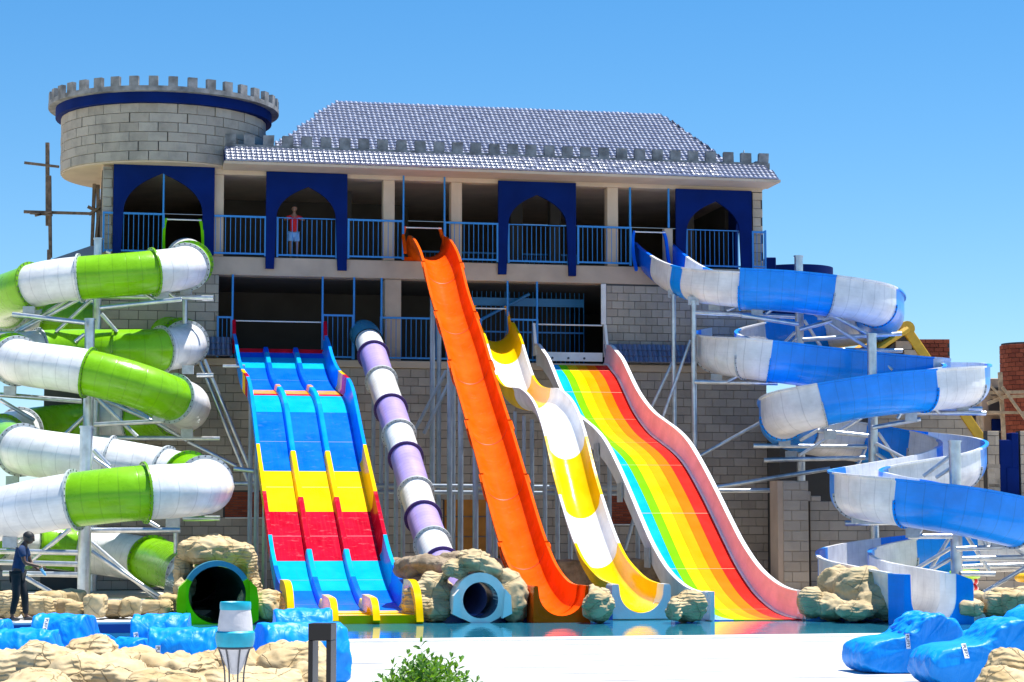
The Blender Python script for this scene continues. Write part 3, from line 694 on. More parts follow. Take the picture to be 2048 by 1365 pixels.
# ---- green and white tube spiral
GP = [(372, 517, 61.2), (380, 527, 59.8), (360, 538, 58.2), (270, 548, 57.4), (110, 562, 57.3), (35, 583, 58), (-8, 603, 60), (35, 625, 62.4), (130, 640, 63.0), (240, 652, 63.0), (320, 668, 62.2),
      (373, 688, 60.4), (335, 699, 58.9), (250, 702, 58.4), (130, 702, 58.4), (60, 706, 58), (22, 716, 56.6), (60, 729, 55.4), (160, 742, 55), (260, 767, 55), (335, 794, 55.6), (377, 812, 57.2), (355, 829, 59.6),
      (290, 840, 61), (200, 846, 61.2), (110, 852, 60.8), (40, 862, 59.3), (2, 878, 56.5), (35, 898, 53.6), (100, 911, 52.4), (220, 926, 52), (330, 946, 52), (392, 962, 51), (416, 974, 48.6), (375, 981, 46.8),
      (270, 987, 46), (150, 1000, 46), (50, 1018, 46.5), (-50, 1040, 48), (-95, 1058, 51), (-30, 1075, 54.5), (60, 1088, 56), (160, 1100, 56.5), (260, 1114, 56.2), (340, 1132, 54.2), (388, 1155, 51), (418, 1176, 47.6), (434, 1190, 44.9)]
K = 6
GPw = smoothpath(spline([at(*p) for p in GP], K), 2); GS = arclen(GPw)
gs = thing('green_tube_slide', at(180, 1190, 52), 'winding green and white enclosed tube slide stacked in coils at the left', 'water slide')
TR = .60
def tube_prof(r, seam=True):
    pr = []
    for i in range(32):
        a = 360*i/32; rr = r+(.02 if seam and i in (0, 16) else 0); pr.append((rr*math.cos(R(a)), rr*math.sin(R(a))))
    return pr
cuts = [(0, 'white_f'), (1.2, 'green'), (1.6, 'white_f'), (2.6, 'green'), (3.75, 'white_f'), (4.55, 'green'), (6.6, 'white_f'), (7.5, 'green'), (8.6, 'white_f'), (9.9, 'green'), (10.6, 'green'), (11.0, 'white_f'), (12.2, 'green'), (13.2, 'green'),
        (14.6, 'white_f'), (16.0, 'green'), (16.5, 'white_f'), (18.15, 'green'), (20.1, 'white_f'), (22.0, 'green'), (23.4, 'white_f'), (24.4, 'green'), (26.0, 'white_f'), (27.0, 'green'), (28.2, 'white_f'), (30.0, 'white_f'), (31.0, 'white_f'), (31.6, 'green'), (32.5, 'white_f'),
        (34.9, 'green'), (36.0, 'white_f'), (38.2, 'green'), (40.2, 'white_f'), (41.0, 'green'), (42.0, 'white_f'), (43.5, 'green'), (45.0, 'white_f'), (46.4, 'green'), (47, None)]
for q in range(len(cuts)-1):
    a, m_ = cuts[q]; b_ = cuts[q+1][0]; i0, i1 = int(round(a*K)), int(round(b_*K))
    if i1 <= i0: continue
    s = sweep('tube_section', GPw, i0, i1, tube_prof(TR), M[m_], gs, closed=True, caps=False, S=GS)
    if q: 
        fm = M['green'] if (m_ == 'green' and cuts[q-1][1] == 'green') or (m_ == 'green' and q % 2) else M['flange']
        fl = annulus(GPw, i0, TR-.01, TR+.085, .025, fm, gs); bolts(GPw, i0, TR+.055, fl, 26)
# mouth of the green slide
def mouth(thg, c, fwd, r, wout, hbase, m_top, m_side, cut=25, dark='dark_in', deep=2.4):
    side = fwd.cross(Z).normalized()*-1
    mb = MB(); n = 36; vs = []; 
    def ring(r0, r1, d0, d1, a0, a1, nm, mm, seg):
        vs = []; k = seg+1
        for (r, d) in ((r0, d0), (r1, d0), (r1, d1), (r0, d1)):
            for j in range(k): a = R(a0+(a1-a0)*j/seg); vs.append(c+side*r*math.cos(a)+Z*r*math.sin(a)+fwd*d)
        fs = []
        for q in range(4):
            p = (q+1) % 4
            for j in range(seg): fs.append((q*k+j, q*k+j+1, p*k+j+1, p*k+j))
        fs.append((0, k, 2*k, 3*k)); fs.append((k-1, 2*k-1, 3*k-1, 4*k-1)[::-1])
        return autosmooth(MB().add(vs, fs).build(nm, mm, thg), 40)
    return ring, side
E2 = V.copy()
gc = at(434, 1190, 44.6)
ring, side = mouth(gs, gc, V, .6, .8, 0, None, None)
ring(.60, .715, -.35, .10, 28, 152, 'mouth_rim', M['teal_f'], 20)
ring(.60, .72, -.3, .13, 152, 388, 'mouth_collar', M['green_smooth'], 30)
inn = MB(); 
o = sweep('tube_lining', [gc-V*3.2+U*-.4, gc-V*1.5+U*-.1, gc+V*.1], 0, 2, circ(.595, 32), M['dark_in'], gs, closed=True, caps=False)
for s in (-1, 1):
    x = s*.66; p = [(x, .30), (x+s*.15, .16), (x+s*.19, -.1), (x+s*.19, -.52), (x+s*.05, -.62), (x-s*.06, -.62), (x-s*.0, -.3)]
    vs = [gc+side*a+Z*h+V*.33 for a, h in p]+[gc+side*a+Z*h+V*-.1 for a, h in p]; n = len(p)
    MB().add(vs, [tuple(range(n)), tuple(range(n, 2*n))[::-1]]+[(i, i+n, (i+1) % n+n, (i+1) % n) for i in range(n)]).build('mouth_cheek', M['green_smooth'], gs)
p = [(-.8, -.45), (-.62, -.36), (-.4, -.53), (0, -.66), (.4, -.53), (.62, -.36), (.8, -.45), (.62, -.72), (-.62, -.72)]
vs = [gc+side*a+Z*h+V*.12 for a, h in p]+[gc+side*a+Z*h+V*-.3 for a, h in p]; n = len(p)
MB().add(vs, [tuple(range(n)), tuple(range(n, 2*n))[::-1]]+[(i, i+n, (i+1) % n+n, (i+1) % n) for i in range(n)]).build('mouth_apron', M['lime_s'], gs)
# entry: two posts and a grab bar
def entry_posts(th_, uc, w, zb, zt, m, v=.05, zbar=None, lean=.12, wd=.07, barm='white_trim'):
    for s in (-1, 1):
        P = [B(uc+s*(w/2+.05), v+.45, zb-.35), B(uc+s*(w/2+.06), v+.15, zb+.15), B(uc+s*(w/2+.04), v, zt-.25), B(uc+s*(w/2-.02), v-.05, zt)]
        sweep('entry_post', spline(P, 5), 0, 15, [(-wd, -.05), (wd*.2, -.05), (wd*.2, .05), (-wd, .05)], m, th_, side=U)
    pipe('grab_bar', B(uc-w/2, v, (zbar or zt)-.03), B(uc+w/2, v, (zbar or zt)-.03), .022, M[barm], th_, 8)
ug = (-10.11-9.02)/2
entry_posts(gs, ug+.02, 1.02, 10.0, 10.9, M['green_smooth'])

# ---- straight slides
def prof_path(u, prof, K=6): return smoothpath(spline([B(u, v, z) for v, z in prof], K), 1)
def idx_at(P, v):
    vv = [uv_of(p)[1] for p in P]
    for i, x in enumerate(vv):
        if x >= v: return i
    return len(P)-1
def uprof(hw, depth, lip=.07, th=.05, n=14):
    inner = [(-hw, 0)]
    r = hw-.02
    for k in range(n+1):
        a = math.pi+math.pi*k/n; inner.append((r*math.cos(a), -depth+r+r*math.sin(a)) if depth > r else (r*math.cos(a), depth*math.sin(a)*1.0))
    inner.append((hw, 0))
    outer = [(hw+lip, 0), (hw+lip, -.05), (hw+th, -.055)]
    for k in range(n+1):
        a = 2*math.pi-math.pi*k/n; outer.append(((r+th)*math.cos(a), -depth+r+(r+th)*math.sin(a)) if depth > r else ((r+th)*math.cos(a), (depth+th)*math.sin(a)))
    outer += [(-hw-th, -.055), (-hw-lip, -.05), (-hw-lip, 0)]
    return inner+outer
# orange
os_ = thing('orange_slide', B(-2.3, 12, 0), 'tall straight orange open chute dropping from the upper balcony into the pool', 'water slide')
op = [(-.25, 10.36), (.25, 10.55), (.9, 10.42), (1.65, 10.18), (2.8, 9.6), (4.2, 8.45), (6.3, 7.1), (8.1, 5.8), (10.35, 4.3), (12, 3.12), (13.6, 1.97), (14.7, 1.3), (15.6, .9), (16.7, .63), (17.6, .58)]
OP = prof_path(-2.3, op); OS = arclen(OP)
oc = [-.3, 2.9, 5.2, 7.4, 9.7, 12.0, 14.2, 17.5]
for q in range(len(oc)-1):
    i0, i1 = idx_at(OP, oc[q]), idx_at(OP, oc[q+1])
    sweep('chute_section', OP, i0, i1, uprof(.51, .64), M['orange_s'], os_, vertical=True, side=U*1, S=OS)
    if q:
        for s in (-1, 1):
            p = OP[i0]+U*s*.55; MB().box(p+Z*.008, U*.045, V*.022, Z*.012).build('joint_clip', M['orange_s'], os_)
        sd, up, t = frame(OP, i0); 
        sweep('flange', OP, i0-0, min(i0+1, len(OP)-1), [(a*1.07, h*1.07-.01) for a, h in uprof(.51, .64)[16:]]+[(a*1.02, h*1.02) for a, h in uprof(.51, .64)[16:]][::-1], M['orange_s'], os_, vertical=True, side=U*1)
def joint_line(P, i, prof, m, parent, wd=.014):
    t = (P[i+1]-P[i-1]).normalized(); sweep('joint_line', [P[i]-t*wd, P[i], P[i]+t*wd], 0, 2, prof, m, parent, closed=False, vertical=True, side=U*1)
for q in range(1, len(oc)-1):
    rr_ = .486; joint_line(OP, idx_at(OP, oc[q]), [(rr_*math.cos(math.pi+math.pi*k/16), -.64+.49+.002+rr_*math.sin(math.pi+math.pi*k/16)) for k in range(17)], mat('orange_joint', (.55, .045, .0), .5), os_)
def exit_box(th_, uc, w, v0, v1, zt, zb, hw, depth, m, mi=None, ztop=None):
    pr = uprof(hw, depth); k = len(pr)//2
    n = 16; inner = [(-hw, 0)]+[((hw-.02)*math.cos(math.pi+math.pi*i/n), -depth+(hw-.02)+(hw-.02)*math.sin(math.pi+math.pi*i/n)) for i in range(n+1)]+[(hw, 0)]
    outer = [(w/2-.03, 0), (w/2, -.05), (w/2, zb-zt), (-w/2, zb-zt), (-w/2, -.05), (-w/2+.03, 0)]
    P = [B(uc, v0, zt), B(uc, (v0+v1)/2, zt), B(uc, v1, zt)]
    return sweep('exit_box', P, 0, 2, inner+outer, m, th_, vertical=True, side=U*1)
exit_box(os_, -2.28, 1.25, 17.55, 18.25, .585, -.2, .53, .64, M['orange_s'])
entry_posts(os_, -2.37, 1.1, 10.35, 10.86, M['orange_s'])
MB().boxB(-2.95, -1.75, -.15, -.1, 9.75, 9.95).build('start_sill', M['orange_s'], os_)
# yellow and white
ys = thing('yellow_white_slide', B(-.2, 12, 0), 'yellow and white banded humped chute between the orange and rainbow slides', 'water slide')
yp = [(-.3, 7.95), (.3, 8.0), (.8, 7.8), (1.6, 7.4), (2.2, 6.95), (2.8, 6.5), (3.4, 6.12), (4.2, 5.84), (5.1, 5.7), (6.1, 5.63), (6.9, 5.53), (7.9, 5.28), (8.7, 4.95), (9.4, 4.48), (10, 3.95), (10.9, 3.05), (11.9, 2.25), (12.8, 1.62), (13.7, 1.15), (14.7, .85), (15.7, .65), (16.9, .57)]
YP = prof_path(-.22, yp); YS = arclen(YP)
yc = [(-.3, 'yellow_s'), (1.9, 'white_s'), (3.2, 'yellow_s'), (5.7, 'white_s'), (9.75, 'yellow_s'), (11.35, 'white_s'), (13.0, 'yellow_s'), (16.8, None)]
for q in range(len(yc)-1):
    sweep('chute_section', YP, idx_at(YP, yc[q][0]), idx_at(YP, yc[q+1][0]), uprof(.50, .60), M[yc[q][1]], ys, vertical=True, side=U*1, S=YS)
exit_box(ys, -.25, 1.34, 16.7, 17.25, .58, -.18, .52, .63, M['white_s'])
inn = [(.505*math.cos(math.pi+math.pi*i/16), -.125+.505*math.sin(math.pi+math.pi*i/16)) for i in range(17)]; inn += [(a*1.025, h*1.0-.012) for a, h in inn[::-1]]
sweep('exit_lining', [B(-.24, 16.6, .585), B(-.25, 16.9, .585), B(-.25, 17.22, .585)], 0, 2, inn, M['yellow_s'], ys, vertical=True, side=U*1)
entry_posts(ys, -.28, 1.0, 7.8, 8.5, M['amber_s'], zbar=8.45)
# rainbow
rs = thing('rainbow_slide', B(2.15, 12, 0), 'wide white-walled slide with rainbow lengthwise stripes, rightmost of the straight slides', 'water slide')
rp = [(.25, 7.35), (.8, 7.3), (1.4, 7.08), (2.15, 6.78), (2.9, 6.33), (3.65, 5.87), (4.45, 5.47), (5.6, 5.03), (6.8, 4.72), (8.0, 4.42), (9.1, 4.04), (10.3, 3.42), (11.4, 2.77), (12.6, 2.02), (13.6, 1.43), (14.85, .88), (16.1, .56), (17.1, .44), (18.1, .42)]
W_, HR = 2.12, .62
RPc = prof_path(2.16, rp); RS = arclen(RPc); nR = len(RPc)-1
stripes = [('blue_s', .05), ('cyan_s', .17), ('lime_s', .12), ('yellow_s', .15), ('amber_s', .15), ('tangerine_s', .15), ('scarlet_s', .21)]
x = -W_/2+.06; tot = W_-.12
for nm_, fr in stripes:
    w = tot*fr; sweep('stripe', RPc, idx_at(RPc, .8), nR, [(x+.003, -HR+.02), (x+w-.003, -HR+.02), (x+w-.003, -HR-.02), (x+.003, -HR-.02)], M[nm_], rs, vertical=True, side=U*1, S=RS); x += w
for q in range(1, 9): joint_line(RPc, int(nR*q/9), [(-W_/2+.07, -HR+.0235), (W_/2-.07, -HR+.0235)], mat('bed_joint', (.5, .25, .12), .5), rs, .008)
sweep('curb', RPc, 2, nR-2, [(W_/2-.10, -HR+.022), (W_/2-.09, -HR+.05), (W_/2-.055, -HR+.06), (W_/2-.03, -HR+.05), (W_/2-.03, -HR+.022)], M['pale_blue'], rs, vertical=True, side=U*1, S=RS)
sweep('bed_shell', RPc, 0, nR, [(-W_/2, -HR-.022), (W_/2, -HR-.022), (W_/2, -HR-.06), (-W_/2, -HR-.06)], M['white_s'], rs, vertical=True, side=U*1, S=RS)
for s in (-1, 1):
    wall = [(s*(W_/2-.05), -HR+.022), (s*(W_/2-.02), -HR+.12), (s*(W_/2+.03), -.03), (s*(W_/2+.02), 0), (s*(W_/2+.12), 0), (s*(W_/2+.12), -.05), (s*(W_/2+.06), -.06), (s*(W_/2+.02), -HR-.06), (s*(W_/2-.05), -HR-.06)]
    cutsr = [0, .23, .42, .6, .8, 1]
    for q in range(5): sweep('side_wall', RPc, int(nR*cutsr[q]), int(nR*cutsr[q+1]), wall, M['white_s'] if s < 0 else fiberglass('white_wall_red_bounce', (.86, .50, .52), .3, ribs=False), rs, vertical=True, side=U*1, S=RS)  # right wall is white; the bed's red bounce is put into its colour
    if s > 0: sweep('rim_cap', RPc, 0, nR, [(W_/2+.015, -.012), (W_/2+.015, .006), (W_/2+.127, .006), (W_/2+.127, -.056), (W_/2+.121, -.056), (W_/2+.121, -.001), (W_/2+.022, -.001), (W_/2+.026, -.012)], M['white_s'], rs, vertical=True, side=U*1, S=RS)
    for q in (2, 4, 5, 6, 7):
        i = min(nR-2, int(nR*q/8)); c = RPc[i]+U*s*(W_/2+.08)-Z*(HR-.1)
        MB().box(c-Z*.1, U*.02, V*.22, Z*.24).build('joint_plate', M['flange'], rs)
    c = B(2.16+s*(W_/2+.07), .2, 7.7)
    MB().hexa([B(2.16+s*(W_/2+.1), -.05, 7.0), B(2.16+s*(W_/2+.02), -.05, 7.0), B(2.16+s*(W_/2+.02), .45, 7.0), B(2.16+s*(W_/2+.1), .45, 7.0), B(2.16+s*(W_/2+.1), -.05, 8.0), B(2.16+s*(W_/2+.02), -.05, 8.0), B(2.16+s*(W_/2+.02), .08, 8.0), B(2.16+s*(W_/2+.1), .08, 8.0)]).build('entry_post', M['pale_blue'], rs)
    MB().boxB(2.16+s*(W_/2+.03)-.05, 2.16+s*(W_/2+.03)+.05, 17.7, 18.25, -.18, .44).build('exit_cheek', M['white_s'], rs)
MB().boxB(1.14, 3.18, .05, .12, 6.85, 7.12).build('start_panel', M['pale_blue'], rs)
for k in range(3): MB().tube(B(1.6+k*.5, .12, 6.94), B(1.6+k*.5, .15, 6.94), .035, n=10).build('water_nozzle', M['bolt'], rs)
pipe('grab_bar', B(1.1, .02, 7.97), B(3.2, .02, 7.97), .024, M['white_trim'], rs, 8)
# three-lane
ts = thing('three_lane_slide', B(-6.7, 12, 0), 'three-lane racing slide in blue, cyan, yellow and red blocks with raised dividers', 'water slide')
tp = [(.1, 7.55), (.6, 7.4), (1.2, 7.15), (2.0, 6.75), (2.9, 6.42), (4.0, 6.15), (5.2, 5.95), (6.1, 5.75), (6.9, 5.42), (7.8, 4.85), (8.9, 4.1), (10.9, 2.9), (12.7, 1.78), (13.8, 1.2), (15, .78), (16, .58), (17.2, .5)]
TPc = prof_path(-6.7, tp); TSn = arclen(TPc); HT = .5; TWD = 2.62
tc_ = [(.5, 'blue_s'), (.9, 'cyan_s'), (1.6, 'blue_s'), (4.4, 'amber_s'), (5.35, 'red_s'), (5.55, 'cyan_s'), (7.0, 'azure_s'), (9.3, 'yellow_s'), (11.1, 'red_s'), (13.05, 'cyan_s'), (14.6, 'blue_s'), (16.5, 'yellow_s'), (17.25, None)]
for q in range(len(tc_)-1):
    i0, i1 = idx_at(TPc, tc_[q][0]), idx_at(TPc, tc_[q+1][0])
    if i1 <= i0: i1 = i0+1
    m_ = M[tc_[q][1]]; h0 = HT+.002*(q % 2)
    sweep('bed_section', TPc, i0, i1, [(-TWD/2, -h0), (TWD/2, -h0), (TWD/2, -h0-.05), (-TWD/2, -h0-.05)], m_, ts, vertical=True, side=U*1, S=TSn)
tw_ = [(0.1, 'sky_f'), (3.7, 'yellow_s'), (4.8, 'red_s'), (5.6, 'sky_f'), (9.0, 'yellow_s'), (10.9, 'red_s'), (12.85, 'cyan_s'), (14.3, 'blue_s'), (16.0, 'yellow_s'), (17.25, None)]
for v_ in (2.6, 8.2, 10.2, 12.1, 13.9, 15.6):
    for a_, b_ in ((-1.24, -.54), (-.34, .34), (.54, 1.24)): joint_line(TPc, idx_at(TPc, v_), [(a_, -HT+.0015), (b_, -HT+.0015)], mat('lane_joint', (.2, .2, .25), .5), ts, .006)
for s in (-1, 1):
    x0 = s*TWD/2
    pr = [(x0-s*.08, -HT+.01), (x0-s*.03, -HT+.1), (x0, -.03), (x0, 0), (x0+s*.09, 0), (x0+s*.09, -.04), (x0+s*.05, -.05), (x0+s*.05, -HT-.1), (x0, -HT-.1), (x0-s*.08, -HT-.04)]
    for q in range(len(tw_)-1): sweep('side_wall', TPc, idx_at(TPc, tw_[q][0]), idx_at(TPc, tw_[q+1][0]), pr, M[tw_[q][1]], ts, vertical=True, side=U*1, S=TSn)
for x0 in (-.44, .44):
    pr = [(x0-.095, -HT+.004), (x0-.065, -HT+.15), (x0-.05, -HT+.165), (x0+.05, -HT+.165), (x0+.065, -HT+.15), (x0+.095, -HT+.004)]
    dc = [(.5, 'blue_s'), (.9, 'cyan_s'), (1.6, 'blue_s'), (4.2, 'amber_s'), (5.0, 'cyan_s'), (6.9, 'sky_f'), (8.9, 'yellow_s'), (10.7, 'red_s'), (12.7, 'cyan_s'), (14.0, 'blue_s'), (15.8, 'yellow_s'), (17.25, None)]
    for q in range(len(dc)-1): sweep('lane_divider', TPc, idx_at(TPc, dc[q][0]), idx_at(TPc, dc[q+1][0]), pr, M[dc[q][1]], ts, vertical=True, side=U*1, S=TSn)
MB().boxB(-8.0, -5.4, .35, .42, 6.78, 7.05).build('start_panel', M['red_s'], ts)
for s in (-1, 1):
    MB().hexa([B(-6.7+s*1.4, .0, 6.9), B(-6.7+s*1.3, .0, 6.9), B(-6.7+s*1.3, .6, 6.9), B(-6.7+s*1.4, .6, 6.9), B(-6.7+s*1.4, .0, 7.93), B(-6.7+s*1.3, .0, 7.93), B(-6.7+s*1.3, .12, 7.93), B(-6.7+s*1.4, .12, 7.93)]).build('entry_post', M['red_s'], ts)
pipe('grab_bar', B(-8.05, .05, 7.9), B(-5.35, .05, 7.9), .02, M['white_trim'], ts, 8)
# front apron of the three-lane slide, rounded divider ends
MB().boxB(-8.05, -5.35, 17.2, 17.95, -.3, -.02).build('exit_apron', M['yellow_s'], ts)
for x0 in (-.44, .44, 1.36, -1.36):
    P = [B(-6.7+x0, 16.3, .12), B(-6.7+x0, 17.2, .10), B(-6.7+x0, 17.72, .04), B(-6.7+x0, 17.95, -.25)]
    if abs(x0) > 1: P = [p+Z*.33 for p in P[:2]]+[P[2]+Z*.16, P[3]]
    sweep('divider_nose', spline(P, 5), 0, 15, [(-.075, -.25), (-.075, -.03), (-.055, 0), (.055, 0), (.075, -.03), (.075, -.25)], M['yellow_s'], ts, side=U*1)
# purple tube
ps = thing('lilac_tube_slide', B(-4.1, 10, 0), 'straight lilac and white ringed tube slide with grey and purple collars', 'water slide')
pp = [(-.3, 7.62), (.6, 7.42), (2, 6.78), (3.7, 5.92), (5.3, 5.15), (6.85, 4.38), (8.3, 3.62), (9.75, 2.82), (11.15, 2.06), (12.6, 1.42), (14.2, .85), (15.8, .48), (17.4, .3)]
PP = prof_path(-4.15, pp); PS = arclen(PP); PR = .40
pc = [(-.3, 'teal_f'), (1.0, 'white_p'), (1.9, 'purple'), (3.65, 'white_p'), (5.3, 'purple'), (6.85, 'white_p'), (8.3, 'purple'), (9.75, 'white_p'), (11.15, 'purple'), (12.6, 'white_p'), (13.9, 'purple'), (17.3, None)]
for q in range(len(pc)-1):
    i0, i1 = idx_at(PP, pc[q][0]), idx_at(PP, pc[q+1][0]); rr = PR if q else .43
    s = sweep('tube_section', PP, i0, i1, circ(rr, 28), M[pc[q][1]], ps, closed=True, caps=False, S=PS)
    if q > 1:
        fl = annulus(PP, i0, PR-.01, PR+.075, .022, M['purple_d'] if pc[q][1] == 'purple' else M['flange'], ps); bolts(PP, i0, PR+.045, fl, 22, sz=.011, off=.028)
pcn = B(-4.0, 17.9, .28)
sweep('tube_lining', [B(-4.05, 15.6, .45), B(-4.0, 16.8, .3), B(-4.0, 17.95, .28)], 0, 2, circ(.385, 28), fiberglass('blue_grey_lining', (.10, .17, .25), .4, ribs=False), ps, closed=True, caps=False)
# octagonal pale mouth
op_ = [(-.33, .56), (.33, .56)]
out = [(.56*math.cos(R(a)), .03+.56*math.sin(R(a))) for a in range(25, 156, 13)]+[(-.56, .18), (-.60, -.2), (-.40, -.38), (-.2, -.48), (.2, -.48), (.40, -.38), (.60, -.2), (.56, .18)]
inn = circ(.385, len(out)); 
import_n = len(out)
vs = []
for d in (0.06, -.5):
    vs += [pcn+U*a+Z*h+V*d for a, h in out]
def align(out, r):
    res = []
    for a, h in out:
        an = math.atan2(h, a); res.append((r*math.cos(an), r*math.sin(an)))
    return res
dn = []
for i in range(len(out)):
    a, b_ = out[i], out[(i+1) % len(out)]
    for k in range(4): dn.append((a[0]+(b_[0]-a[0])*k/4, a[1]+(b_[1]-a[1])*k/4))
inn = align(dn, .385); n = len(dn); vs = [pcn+U*a+Z*h+V*.06 for a, h in dn]+[pcn+U*a+Z*h+V*.06 for a, h in inn]+[pcn+U*a+Z*h-V*.5 for a, h in dn]+[pcn+U*a+Z*h-V*.5 for a, h in inn]
fs = []
for i in range(n):
    j = (i+1) % n; fs += [(i, j, n+j, n+i), (i, 2*n+i, 2*n+j, j), (n+i, n+j, 3*n+j, 3*n+i)]
autosmooth(MB().add(vs, fs).build('mouth_frame', M['pale_blue'], ps), 30)
for s in (-1, 1):
    p = [(s*.50, .24), (s*.62, .10), (s*.645, -.28), (s*.44, -.38)]
    n = 4; vs = [pcn+U*a+Z*h+V*.28 for a, h in p]+[pcn+U*a+Z*h+V*.05 for a, h in p]
    MB().add(vs, [(0, 1, 2, 3), (7, 6, 5, 4)]+[(i, i+n, (i+1) % n+n, (i+1) % n) for i in range(n)]).build('mouth_cheek', M['pale_blue'], ps)

# ---- blue and white open spiral flume
BP = [(1305, 512, 65.2), (1330, 535, 63.4), (1372, 560, 61.9), (1440, 574, 60.9), (1580, 582, 60.5), (1690, 596, 60.6), (1752, 612, 61.6), (1765, 636, 64), (1700, 654, 66), (1560, 672, 66.4), (1478, 684, 65.3),
      (1430, 697, 63), (1450, 709, 60.7), (1520, 718, 59.8), (1650, 735, 60), (1800, 750, 60.8), (1905, 758, 61.4), (1937, 768, 59.6), (1895, 774, 57.8), (1730, 790, 56.6), (1610, 816, 56.6), (1563, 838, 58.2), (1585, 860, 61),
      (1680, 878, 62.4), (1800, 893, 62.4), (1895, 908, 61.2), (1930, 924, 58.8), (1890, 945, 56.5), (1800, 962, 54.6), (1712, 980, 52.8), (1735, 991, 50.7), (1830, 1004, 49.6), (1930, 1020, 49.3), (2050, 1048, 50), (2140, 1072, 52),
      (2150, 1088, 55), (2050, 1096, 57), (1900, 1104, 57.4), (1780, 1118, 56.4), (1700, 1136, 53.9), (1688, 1152, 50.8), (1712, 1167, 48.6), (1768, 1180, 47.0), (1838, 1195, 44.8)]
BPw = smoothpath(spline([at(*p) for p in BP], K), 2); BS = arclen(BPw)
bs = thing('blue_spiral_slide', at(1740, 1190, 52), 'winding open blue and white flume spiralling down around steel poles at the right', 'water slide')
def flume_prof(r=.58, wall=.50, th=.04, lip=.10, n=16):
    inn = [(-r, wall)]+[(r*math.cos(math.pi+math.pi*i/n), r*math.sin(math.pi+math.pi*i/n)) for i in range(n+1)]+[(r, wall)]
    ro = r+th; out = [(r+lip, wall), (r+lip, wall-.05), (ro, wall-.06)]+[(ro*math.cos(-math.pi*i/n), ro*math.sin(-math.pi*i/n)) for i in range(n+1)]+[(-ro, wall-.06), (-r-lip, wall-.05), (-r-lip, wall)]
    return inn+out
bc = [(0, 'blue_s'), (1.15, 'white_f'), (2.05, 'blue_f'), (2.35, 'white_f'), (3.4, 'blue_f'), (4.75, 'white_f'), (6.0, 'blue_f'), (7.3, 'white_f'), (8.4, 'blue_f'), (9.6, 'white_f'), (10.6, 'blue_f'), (11.5, 'white_f'), (12.7, 'white_f'), (13.2, 'blue_f'), (15.4, 'white_f'), (16.5, 'blue_f'),
      (17.5, 'white_f'), (18.4, 'blue_f'), (19.75, 'white_f'), (20.9, 'blue_f'), (22.1, 'white_f'), (23.3, 'blue_f'), (24.4, 'white_f'), (25.5, 'blue_f'), (26.5, 'white_f'), (28.7, 'blue_f'), (29.6, 'white_f'), (30.9, 'blue_f'), (32.8, 'white_f'), (34.2, 'blue_f'), (35.6, 'white_f'), (36.6, 'blue_f'), (37.9, 'white_f'), (39.0, 'blue_f'), (40.2, 'white_f'), (43, None)]
for q in range(len(bc)-1):
    i0, i1 = int(round(bc[q][0]*K)), int(round(bc[q+1][0]*K)); wl = .42 if q < 4 else .52
    sweep('flume_section', BPw, i0, i1, flume_prof(.52 if q < 4 else .58, wl), M[bc[q][1]], bs, S=BS)
    if q > 3:
        fl = annulus(BPw, i0, .6, .665, .02, M['flange'] if bc[q][1] != 'blue_f' else M['sky_f'], bs, n=20, a0=180, a1=360); bolts(BPw, i0, .64, fl, 14, a0=180, a1=360, off=.028)
entry_posts(bs, 4.73, .98, 10.0, 10.93, M['blue_s'])
# exit box of the flume, turned with its last run
i = len(BPw)-1; dr = (BPw[i]-BPw[i-3]); dr.z = 0; dr.normalize(); dr = Vector((.40, -.92, 0)).normalized(); c = BPw[i]
n = 16; inner = [(-.58, .5)]+[(.57*math.cos(math.pi+math.pi*j/n), .57*math.sin(math.pi+math.pi*j/n)) for j in range(n+1)]+[(.58, .5)]
outer = [(.74, .5), (.74, c.z*-1-.3), (-1.0, c.z*-1-.3), (-1.0, .3), (-.96, .38)]
inner[0] = (-.58, .5); 
sweep('exit_box', [c-dr*.05, c+dr*.25, c+dr*.55], 0, 2, inner+outer, M['sky_f'], bs, vertical=True, side=dr.cross(Z).normalized())
sweep('exit_lining', [c-dr*.05, c+dr*.25, c+dr*.53], 0, 2, [(a*.985, h*.985+.008) for a, h in inner]+inner[::-1], M['white_s'], bs, vertical=True, side=dr.cross(Z).normalized())
# ================================================================== STEEL FRAMES
def px_pipe(parent, x0, y0, x1, y1, D, r=.06, D1=None, name='beam', m='steel'):
    return pipe(name, at(x0, y0, D), at(x1, y1, D1 or D), r, M[m], parent, 12)
def px_pole(parent, x, ytop, D, r, zb=-.05, name='pole', m='steel'):
    p = at(x, ytop, D); o = pipe(name, Vector((p.x, p.y, zb)), p, r, M[m], parent, 18)
    MB().tube(p-Z*.04, p+Z*.005, r+.02, n=18).build('pole_collar', M[m], parent); return o
def plate(parent, x, y, D, w=.32, h=.24, m='flange'):
    c = at(x, y, D); o = MB().box(c, Vector((w/2, 0, 0)), Vector((0, .05, 0)), Z*h/2).build('saddle_plate', M[m], parent); return o
lf = thing('steel_support_frame', at(180, 1215, 56), 'galvanised steel poles and arms carrying the green and white tube slide', 'support frame', 'steel frames under the winding slides')
px_pole(lf, 197, 477, 60.4, .125); px_pole(lf, 180, 638, 57.0, .14); px_pole(lf, 173, 853, 49.6, .15)
px_pipe(lf, 370, 594, 370, 648, 60.2, .075, name='strut'); px_pipe(lf, 352, 1062, 352, 1200, 52, .06, name='strut')
